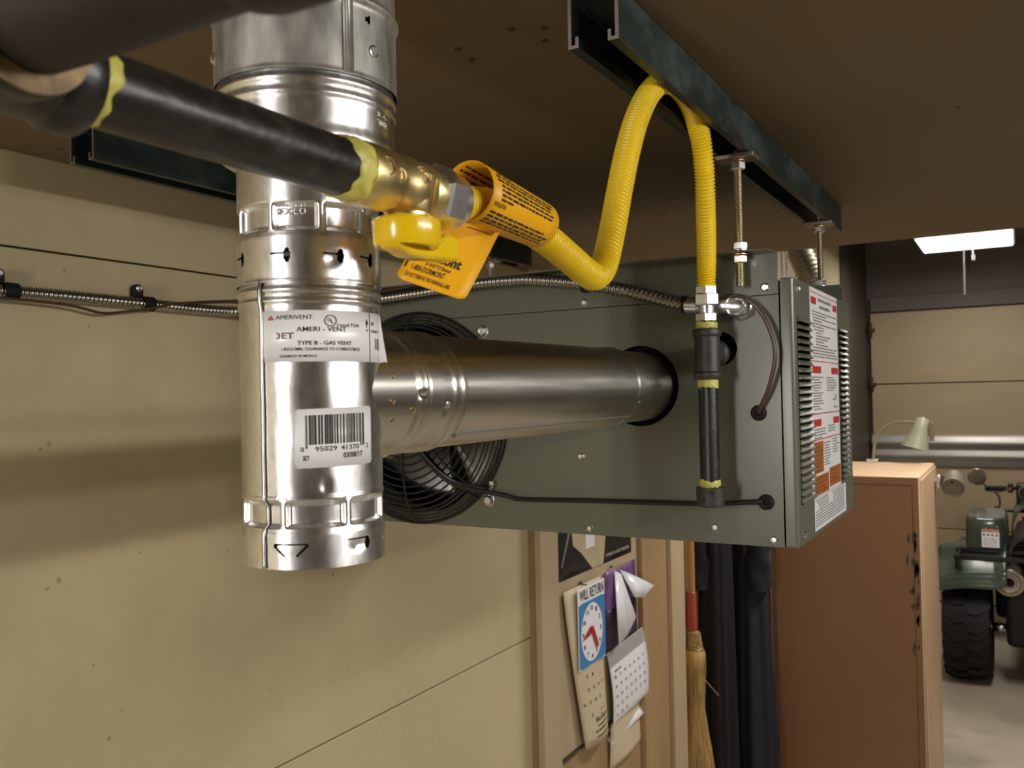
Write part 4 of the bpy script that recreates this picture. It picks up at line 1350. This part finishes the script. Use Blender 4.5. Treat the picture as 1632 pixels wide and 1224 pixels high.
MB().tube([(bx_ - .004, by_, 1.455), (bx_ - .002, by_ + .012, 1.468), (bx_, by_, 1.480), (bx_ - .002, by_ - .012, 1.468), (bx_ - .004, by_, 1.455)], .0012, 5).build('hang_loop', brown_wire_m, bro)

# ------------------------------------------------------------------ coats on the wall
def coat(name, cx_, cy_, zt, zb, wx, wy, seed, mat, label, flare=.25):
    rn = random.Random(seed)
    ph = [rn.uniform(0, 6.28) for _ in range(8)]
    root = thing(name, (cx_, cy_, zb), label, 'coat', 'dark coats hung beside the cabinet')
    def body(u, v):
        q = 2 * PI * u
        z = zb + (zt - zb) * v
        sh = 1 - sstep(.80, 1.0, v) * .62
        k = (1 + flare * (1 - v)) * sh
        fold = 1 + (.10 * math.sin(5 * q + ph[0] + 1.2 * v) + .06 * math.sin(9 * q + ph[1] - 2 * v) + .03 * math.sin(15 * q + ph[2])) * (1 - .6 * v)
        return V((cx_ + wx * k * fold * math.cos(q), cy_ + wy * k * fold * math.sin(q), z + .015 * math.sin(3 * q + ph[3]) * (1 - v)))
    mb = MB().grid(body, 72, 34, close_u=True)
    mb.build('body', mat, root, angle=70)
    def slee(s):
        x0 = cx_ + s * wx * .55
        ctr = [(x0, cy_ - wy * .25, zt - .05), (x0 + s * wx * .42, cy_ - wy * .55, zt - .20), (x0 + s * wx * .48, cy_ - wy * .75, zt - .42), (x0 + s * wx * .40, cy_ - wy * .85, zt - .62)]
        pts = spline(ctr, .02)
        MB().tube(pts, .05, 18, True, lambda i, q: (.055 - .012 * i / len(pts)) * (1 + .10 * math.sin(i * .8 + 3 * q) + .05 * math.sin(i * 1.9 + q))).build('sleeve', mat, root, angle=70)
    slee(-1) if seed % 2 else slee(1)
    lp = MB()
    lp.grid(lambda u, v: V((cx_ + wx * (-.10 + .42 * u + .30 * v), cy_ - wy * (1.08 + .10 * math.sin(PI * u)) * (1 + flare * .5 * (1 - v)), zt - .16 - .34 * (1 - v) - .10 * u * v)), 6, 10)
    lp.build('lapel', mat, root, thick=.004, angle=60)
    hk = MB().tube(spline([(WX, cy_, zt + .03), (cx_ - wx * .2, cy_, zt + .03), (cx_, cy_, zt + .025), (cx_ + .01, cy_, zt + .05)], .01), .005, 8)
    hk.build('hook', black_m, root)
    cl_ = MB().lathe([(.05, -.05), (.045, .0), (.04, .035), (.034, .035)], (cx_, cy_, zt), (0, 0, 1), 20)
    cl_.build('collar', mat, root)
coat('hanging_coat', -.962, 3.10, 1.52, .10, .052, .045, 3, M('black_cloth', (.006, .0055, .006), .9, var=.2, scale=60), 'black coat hung on the wall right beside the broom', .25)
coat('hanging_coat', -.885, 3.255, 1.50, .06, .046, .050, 4, M('navy_cloth', (.009, .010, .016), .9, var=.2, scale=60), 'dark navy coat hung between black coat and brown cabinet', 1.0)
pb = thing('cloth_bag', (-.885, 3.46, .45), 'pale cloth bag showing between the navy coat and the brown cabinet', 'bag')
b_ = MB().grid(lambda u, v: V((-.890 + (.032 + .003 * math.sin(3 * v * PI)) * math.cos(2 * PI * u), 3.46 + .045 * math.sin(2 * PI * u), .45 + .43 * v + .01 * math.sin(6 * u))), 24, 12, close_u=True)
b_.build('bag', M('pale_cloth', (.55, .48, .33), .8, var=.08), pb)
MB().tube([(-.890, 3.46, .86), (-.90, 3.46, 1.10), (WX, 3.46, 1.25)], .004, 6).build('strap', M('strap_cloth', (.3, .26, .18), .8), pb)

# ------------------------------------------------------------------ brown metal cabinet
cb = thing('metal_cabinet', (-.58, 3.72, 0), 'tall tan metal cabinet with brown back panel standing beyond the heater', 'cabinet')
X0, X1, Y0, Y1, ZT = -.846, -.313, 3.40, 4.045, 1.286
MB().box(X0, X1, Y0 + .004, Y1, .02, ZT).build('body', cab_tan_m, cb, bevel=.005)
MB().box(X0 + .013, X1 - .004, Y0 - .001, Y0 + .0035, .03, ZT - .003).build('back_panel', cab_brown_m, cb, bevel=.002)
gr = MB()
for a in ((X0 + .022, X0 + .0245, .03, ZT - .03), (X1 - .026, X1 - .0235, .03, ZT - .03)):
    gr.box(a[0], a[1], Y0 - .0016, Y0 - .0011, a[2], a[3])
gr.box(X0 + .022, X1 - .0235, Y0 - .0016, Y0 - .0011, ZT - .032, ZT - .0295)
gr.build('panel_seam', wood_d_m, cb)
ch = MB()
for i in range(26):
    z = rn.choice((1.08, 1.05, .97, .93, .88, .80, .70)) + rn.uniform(-.03, .03)
    x = X1 - .012 - abs(rn.gauss(0, .012))
    w, h = rn.uniform(.003, .010), rn.uniform(.008, .032)
    ch.add([(x - w, Y0 - .0013, z), (x, Y0 - .0013, z - h), (x + w * .7, Y0 - .0013, z + h * .3), (x, Y0 - .0013, z + h)], [(0, 1, 2, 3)])
ch.build('chipped_paint', M('bare_chip', (.05, .045, .04), .7), cb)
d = MB().box(X1 + .0005, X1 + .005, Y0 + .012, Y1 - .012, .04, ZT - .012).build('door', cab_tan_m, cb, bevel=.002)
MB().box(X1 + .0055, X1 + .016, Y1 - .09, Y1 - .05, ZT - .10, ZT - .06).build('latch', zinc_m, d, bevel=.003)
for a in ((X0 + .01, Y0 + .02), (X1 - .05, Y0 + .02), (X0 + .01, Y1 - .06), (X1 - .05, Y1 - .06)):
    MB().box(a[0], a[0] + .04, a[1], a[1] + .04, .0005, .0195).build('foot', black_m, cb)

# gooseneck lamp clamped to the cabinet's far edge
lampgreen_m = M('pale_green_enamel', (.25, .245, .17), .45, 0, var=.06)
gl = thing('desk_lamp', (-.55, 4.06, 1.26), 'pale green gooseneck desk lamp clamped behind the cabinet top', 'lamp')
MB().box(-.575, -.53, 4.047, 4.065, 1.24, 1.300).build('clamp', black_m, gl, bevel=.003)
MB().box(-.575, -.53, 4.01, 4.065, 1.2875, 1.300).build('clamp', zinc_m, gl, bevel=.002)
gn = spline([(-.5535, 4.055, 1.29), (-.545, 4.055, 1.36), (-.5246, 4.05, 1.412), (-.492, 4.045, 1.443), (-.4618, 4.04, 1.454), (-.42, 4.03, 1.458), (-.375, 4.025, 1.457)], .003)
MB().tube(gn, .0065, 10, True, lambda i, q: .0062 + .0006 * (i % 2)).build('gooseneck', M('gooseneck_metal', (.28, .25, .17), .4, .5), gl)
ax_ = V((-.26, -.10, -1)).normalized()
shd = MB().lathe([(0, 0), (.008, .0), (.010, .004), (.022, .006), (.027, .012), (.032, .05), (.043, .095), (.056, .135), (.0545, .135), (.042, .095), (.030, .05), (.020, .012)], (-.349, 4.022, 1.478), ax_, 32)
shd.build('shade', lampgreen_m, gl)
MB().cyl((-.357, 4.019, 1.45), (-.372, 4.013, 1.39), .017, 14).build('bulb', white_m, gl)
MB().obox((-.318, 4.0, 1.418), (.009, 0, 0), (0, .004, 0), (0, 0, .038)).build('switch_box', M('switch_brown', (.16, .10, .06), .5), gl, bevel=.003)

sp = thing('clamp_spotlight', (-.295, 3.95, 1.20), 'grey round spotlight head on a short arm at the cabinet side', 'lamp')
MB().box(-.2985, -.285, 3.92, 3.98, 1.195, 1.245).build('clamp', zinc_m, sp, bevel=.003)
MB().prism([(-.286, 3.95, 1.240), (-.286, 3.95, 1.205), (-.235, 3.94, 1.200), (-.225, 3.94, 1.246)], (0, .012, 0)).build('arm', M('arm_brown', (.06, .045, .03), .5), sp, bevel=.002)
hd = V((.0, -1, -.45)).normalized()
hdo = V((-.238, 3.90, 1.200))
MB().lathe([(0, -.095), (.030, -.09), (.038, -.075), (.0395, -.01), (.0415, -.008), (.0415, .002), (.038, .002), (.037, -.003), (0, -.003)], hdo, hd, 36).build('head', M('spot_grey', (.20, .17, .125), .5, .3), sp)
a_ = MB()
ha, hu, hw = basis(hd)
for px_, py_, r in ((.004, .022, .0055), (-.015, .012, .003), (.018, .010, .003), (-.006, -.008, .002), (.010, -.010, .002)):
    c = hdo + hu * py_ + hw * px_ + hd * -.0025
    a_.lathe([(0, 0), (r, 0), (r, .0008), (0, .0008)], c, hd, 12)
a_.build('face_holes', dark_m, sp)

# ------------------------------------------------------------------ quad bike
quad_green_m = M('quad_green_plastic', (.048, .068, .050), .28, 0, var=.1, scale=6, coat=.3)
chrome_m = M('worn_chrome', (.6, .58, .55), .22, 1.0)
QX, QY = .080, 5.46
qb = thing('quad_bike', (QX, QY + .6, 0), 'dark green quad bike parked facing the garage door, seen from behind', 'quad bike')
def q(x, y, z):
    return V((QX + x, QY + y, z))
def wheel(x, y, R, w, name='wheel'):
    s = w / 2
    t = MB()
    t.lathe([(R * .50, -s * .62), (R * .62, -s * .92), (R * .80, -s), (R * .93, -s * .90), (R * .955, -s * .55), (R * .955, 0), (R * .955, s * .55), (R * .93, s * .90), (R * .80, s), (R * .62, s * .92), (R * .50, s * .62)], q(x, y, R), (1, 0, 0), 48)
    tire = t.build('tire', rubber_m, qb)
    tr = MB()
    nl = 20
    for i in range(nl):
        for sd in (-1, 1):
            a = 2 * PI * (i + (.5 if sd > 0 else 0)) / nl
            poly = []
            for u, da in ((.06, -.085), (.42, -.11), (.80, -.02), (.97, .05), (.97, .16), (.78, .115), (.40, .03), (.06, .055)):
                poly.append((sd * u * s, a + da))
            bot = []; top = []
            for px_, an in poly:
                rb = R * (.955 if abs(px_) < s * .7 else .89)
                rt_ = R * (1.0 if abs(px_) < s * .7 else .945)
                bot.append(q(x + px_, y + rb * math.sin(an), R + rb * math.cos(an)))
                top.append(q(x + px_ * 1.01, y + rt_ * math.sin(an), R + rt_ * math.cos(an)))
            m_ = len(poly)
            tr.add(bot + top, [tuple(range(m_, 2 * m_))] + [(k, (k + 1) % m_, m_ + (k + 1) % m_, m_ + k) for k in range(m_)])
    tr.build('tread', rubber_m, tire)
    rm = MB().lathe([(.025, -s * .5), (R * .30, -s * .35), (R * .46, -s * .55), (R * .52, -s * .64), (R * .52, s * .64), (R * .46, s * .55), (R * .30, s * .35), (.025, s * .5)], q(x, y, R), (1, 0, 0), 32)
    rm.build('rim', M('rim_black', (.03, .03, .03), .4, .4), qb)
for sx in (-1, 1):
    wheel(sx * .355, 0, .300, .235)
    wheel(sx * .37, 1.20, .285, .19)
    # rear fender
    def fend(u, v, sx=sx):
        x = .16 + .335 * u
        y = -.30 + .70 * v
        ar = math.sin(PI * min(1, max(0, v)))
        z = .635 + .115 * ar - .045 * u ** 3 - .03 * (1 - v) ** 4
        if u < .15:
            z += .03 * (1 - u / .15)
        return q(sx * x, y, z)
    fm_ = MB().grid(fend, 16, 20)
    # turned-down lip
    fm_.grid(lambda u, v, sx=sx: fend(u, 0, sx) + V((0, -.012 * v, -.055 * v * (1 - .25 * u))), 16, 3)
    fm_.grid(lambda u, v, sx=sx: fend(1, u, sx) + V((sx * .010 * v, 0, -.05 * v)), 20, 3)
    f_ = fm_.build('rear_fender', quad_green_m, qb, thick=.006, angle=60)
    # raised fender hump
    def hump(u, v, sx=sx):
        a = 2 * PI * u
        e = 1 - .18 * v ** 4
        x = .255 + .105 * e * (abs(math.cos(a)) ** .55) * (1 if math.cos(a) > 0 else -1)
        y = .12 + .24 * e * (abs(math.sin(a)) ** .55) * (1 if math.sin(a) > 0 else -1)
        return q(sx * x, y, .67 + .225 * math.sin(v * PI / 2) ** .8 + .02 * (y - .12))
    hm = MB().grid(hump, 40, 10, close_u=True)
    hm.add([hump(i / 40, 1) for i in range(40)], [tuple(range(40))])
    hm.build('fender_hump', quad_green_m, qb, angle=60)
    def ffend(u, v, sx=sx):
        x = .20 + .20 * u
        y = .86 + .66 * v
        return q(sx * x, y, .61 + .09 * math.sin(PI * v) - .05 * u ** 3)
    MB().grid(ffend, 12, 16).build('front_fender', quad_green_m, qb, thick=.006, angle=60)
MB().box(QX - .275, QX - .192, QY - .1345, QY - .133, .742, .838).build('warning_decal', white_m, qb)
a_ = MB()
rect(a_, QX - .275, QX - .192, .822, .838, lambda x, z: V((x, QY - .1352, z)))
a_.build('decal_header', M('decal_orange', (.6, .25, .14), .5), qb)
a_ = MB()
for i in range(4):
    c = V((QX - .264 + i * .020, QY - .1352, .808))
    a_.add([c + V((.007 * math.cos(t), 0, .007 * math.sin(t))) for t in frange(0, 2 * PI * .92, 11)], [tuple(range(12))])
for i in range(5):
    fine_print(a_, QX - .268, QX - .205, .788 - i * .009, .0035, lambda x, z: V((x, QY - .1352, z)), rn, unit=.006)
a_.build('decal_print', grey_ink_m, qb)
rk = MB()
for z, y in ((.706, -.30), (.716, -.12), (.722, .10)):
    rk.tube(spline([q(-.395, y + .02, z), q(-.36, y - .005, z + .004), q(-.2, y - .01, z + .005), q(.2, y - .01, z + .005), q(.36, y - .005, z + .004), q(.395, y + .02, z)], .02), .0135, 10)
for x in (-.38, 0, .38):
    rk.tube([q(x, -.29, .706), q(x, .22, .726)], .012, 8)
rk.tube([q(-.385, -.28, .70), q(-.39, -.22, .63)], .012, 8)
rk.tube([q(.385, -.28, .70), q(.39, -.22, .63)], .012, 8)
rk.build('rear_rack', M('rack_black', (.02, .02, .02), .25, .3), qb)
bdq = MB()
bdq.box(QX - .17, QX + .17, QY - .22, QY + 1.25, .24, .62)
bdq.box(QX - .22, QX + .22, QY - .06, QY + .30, .35, .62)
bdq.build('chassis', rubber_m, qb, bevel=.03)
MB().grid(lambda u, v: q(.15 * math.cos(PI * (1 - u)) * (1 - .2 * v), -.18 + .85 * v, .70 + .13 * math.sin(PI * u) - .04 * math.sin(PI * v)), 14, 12).build('seat', M('seat_vinyl', (.018, .017, .016), .5), qb, thick=.02, angle=60)
MB().grid(lambda u, v: q(.14 * math.cos(PI * (1 - u)), .66 + .42 * v, .68 + .20 * math.sin(PI * u) ** .6 + .02 * v), 14, 8).build('tank_cover', quad_green_m, qb, thick=.01, angle=60)
ex = MB().lathe([(.050, .30), (.066, .25), (.070, .02), (.070, .004), (.064, 0), (.056, .0), (.050, .010), (.034, .012), (.030, .004), (.024, .004), (.022, .03), (.0, .06)], q(-.150, -.24, .580), (0, 1, 0), 40)
ex.build('muffler', M('muffler_steel', (.42, .37, .30), .35, .8, var=.15), qb)
axq = MB().tube([q(-.34, 0, .29), q(.34, 0, .29)], .017, 12)
axq.lathe([(.017, 0), (.024, .01), (.024, .06), (.020, .07), (.024, .08), (.024, .12), (.017, .13)], q(-.24, 0, .29), (1, 0, 0), 20)
axq.build('rear_axle', chrome_m, qb)
hb = MB()
hb.tube(spline([q(-.155, .93, .952), q(-.09, .96, .945), q(-.04, .98, .90), q(.04, .98, .90), q(.09, .96, .945), q(.155, .93, .952)], .02), .011, 10)
hb.tube([q(0, .98, .90), q(0, 1.02, .60)], .025, 10)
hb.build('handlebar', black_m, qb)
for sx in (-1, 1):
    MB().lathe([(0, 0), (.019, .0), (.0165, .012), (.0155, .02), (.0155, .118), (.018, .122), (0, .122)], q(sx * .287, .93, .950), (-sx, 0, 0), 16).build('grip', rubber_m, qb)
    MB().tube(spline([q(sx * .165, .91, .95), q(sx * .20, .89, .935), q(sx * .28, .885, .935)], .01), .005, 8).build('brake_lever', black_m, qb)
    sbx = MB().box(QX + sx * .145 - .016, QX + sx * .145 + .016, QY + .905, QY + .955, .925, .985)
    sbx.build('switch_block', M('switch_black', (.03, .025, .022), .35), qb, bevel=.006)
    MB().box(QX + sx * .150 - .007, QX + sx * .150 + .007, QY + .899, QY + .905, .937, .955).build('switch', red_m, qb, bevel=.002)
    mr = thing if False else None
    MB().tube(spline([q(sx * .285, .935, .955), q(sx * .295, .935, .975), q(sx * .31, .935, .99)], .006), .004, 8).build('mirror_stem', black_m, qb)
    MB().lathe([(0, 0), (.050, .0), (.055, .004), (.055, .010), (.045, .022), (0, .03)], q(sx * .331, .93, 1.018), (0, 1, .08), 32).build('mirror', chrome_m, qb)
    cb_ = MB().tube(spline([q(sx * .245, .93, .940), q(sx * .215, .93, .905), q(sx * .205, .93, .86), q(sx * .215, .92, .815)], .008), .0055, 8)
    cb_.tube([q(sx * .30, .915, .812), q(sx * .06, .915, .812)], .010, 10)
    cb_.lathe([(0, 0), (.022, 0), (.022, .04), (0, .04)], q(sx * .225, .895, .815), (0, 1, 0), 14)
    cb_.build('guard_bracket', black_m, qb)
ins = MB().box(QX - .115, QX + .115, QY + .90, QY + 1.02, .80, .985)
ins.build('instrument_pod', M('pod_black', (.015, .015, .018), .4), qb, bevel=.02)
MB().lathe([(.034, 0), (.038, .002), (.038, .004), (.034, .004)], q(-.065, .893, .93), (0, 1, 0), 28).build('gauge', grey_ink_m, qb)
MB().box(QX - .10, QX - .055, QY + .62, QY + .66, .78, .80).build('side_reflector', M('amber', (.7, .12, .03), .3), qb, bevel=.004)

# ------------------------------------------------------------------ overhead fixtures
def fixture(x0, x1, y0, y1, z, label, strength, cord=False):
    root = thing('shop_light', ((x0 + x1) / 2, (y0 + y1) / 2, z), label, 'light fixture')
    h = MB()
    h.prism([(x0, y0, z), (x0 + .03, y0, z + .09), (x1 - .03, y0, z + .09), (x1, y0, z)], (0, y1 - y0, 0))
    h.build('housing', M('housing_white', (.5, .47, .42), .5), root, bevel=.004)
    if strength:
        MB().box(x0 + .012, x1 - .012, y0 + .012, y1 - .012, z - .010, z - .0005).build('diffuser', M('lit_diffuser', (.8, .8, .8), .4, emit=strength), root, bevel=.003)
    for x in (x0 + .06, x1 - .06):
        MB().tube([(x, (y0 + y1) / 2, z + .09), (x, (y0 + y1) / 2, 2.7495)], .004, 6).build('hanger', zinc_m, root)
    if cord:
        c = spline([(-.262, 5.80, z - .008), (-.263, 5.80, z - .15), (-.264, 5.80, z - .36)], .01)
        MB().tube(c, .0042, 6).build('pull_cord', white_m, root)
        c = spline([(-.235, 5.84, z - .008), (-.222, 5.84, z - .07), (-.216, 5.84, z - .125)], .01)
        o = MB().tube(c, .0042, 6)
        o.cyl((-.216, 5.84, z - .125), (-.215, 5.84, z - .155), .009, 8)
        o.build('pull_cord', white_m, root)
fixture(-.535, 0.0, 5.80, 6.43, 2.500, 'lit shop light with pull cords hanging before the garage door', 3.2, True)
def strip_light(x, y0, y1, label):
    root = thing('strip_light', (x, (y0 + y1) / 2, 1.852), label, 'light fixture')
    MB().prism([(x - .075, y0, 1.880), (x - .06, y0, 1.9012), (x + .06, y0, 1.9012), (x + .075, y0, 1.880)], (0, y1 - y0, 0)).build('housing', M('strip_white', (.6, .58, .55), .4), root, bevel=.002)
    for y in (y0, y1 - .02):
        MB().box(x - .07, x + .07, y, y + .02, 1.852, 1.8795).build('end_socket', white_m, root, bevel=.003)
fixture(3.95, 4.25, .25, 1.45, 2.17, 'shop light hanging at the far right wall', 0)
strip_light(.90, .01, 1.23, 'two-tube strip light under the low ceiling right of the heater')
strip_light(-.50, -1.66, -.44, 'two-tube strip light under the low ceiling behind the viewer')
fixture(.0, .30, 2.70, 3.90, 2.515, 'shop light hanging over the floor beside the cabinet', 0)

# corrugated duct and rods seen through the gap above the heater cover
du = thing('foil_duct', (-.53, 2.62, 1.80), 'dull corrugated foil duct glimpsed above the heater cover', 'duct')
pp = spline([(-.60, 2.60, 2.12), (-.555, 2.60, 2.03), (-.520, 2.60, 1.95), (-.505, 2.62, 1.86), (-.54, 2.68, 1.77), (-.66, 2.80, 1.70), (-.85, 2.98, 1.68), (-1.02, 3.06, 1.68)], .004)
MB().tube(pp, .035, 16, True, lambda i, q_: .033 + .0022 * (i % 3)).build('duct', M('foil', (.25, .21, .16), .45, .7), du, angle=80)
MB().tube([(-.60, 2.60, 2.12), (-.62, 2.60, 2.7495)], .030, 12).build('duct', M('foil_2', (.25, .21, .16), .45, .7), du)
for x in (-.566, -.553):
    o = MB().tube([(x, 2.50, 1.60), (x, 2.50, 2.7495)], .0035, 8).build('hanger_rod', zinc_m)
    tag(o, 'thin bright rod behind the heater cover, %s of the pair' % ('left' if x < -.56 else 'right'), 'rod', 'thin rods behind the heater')
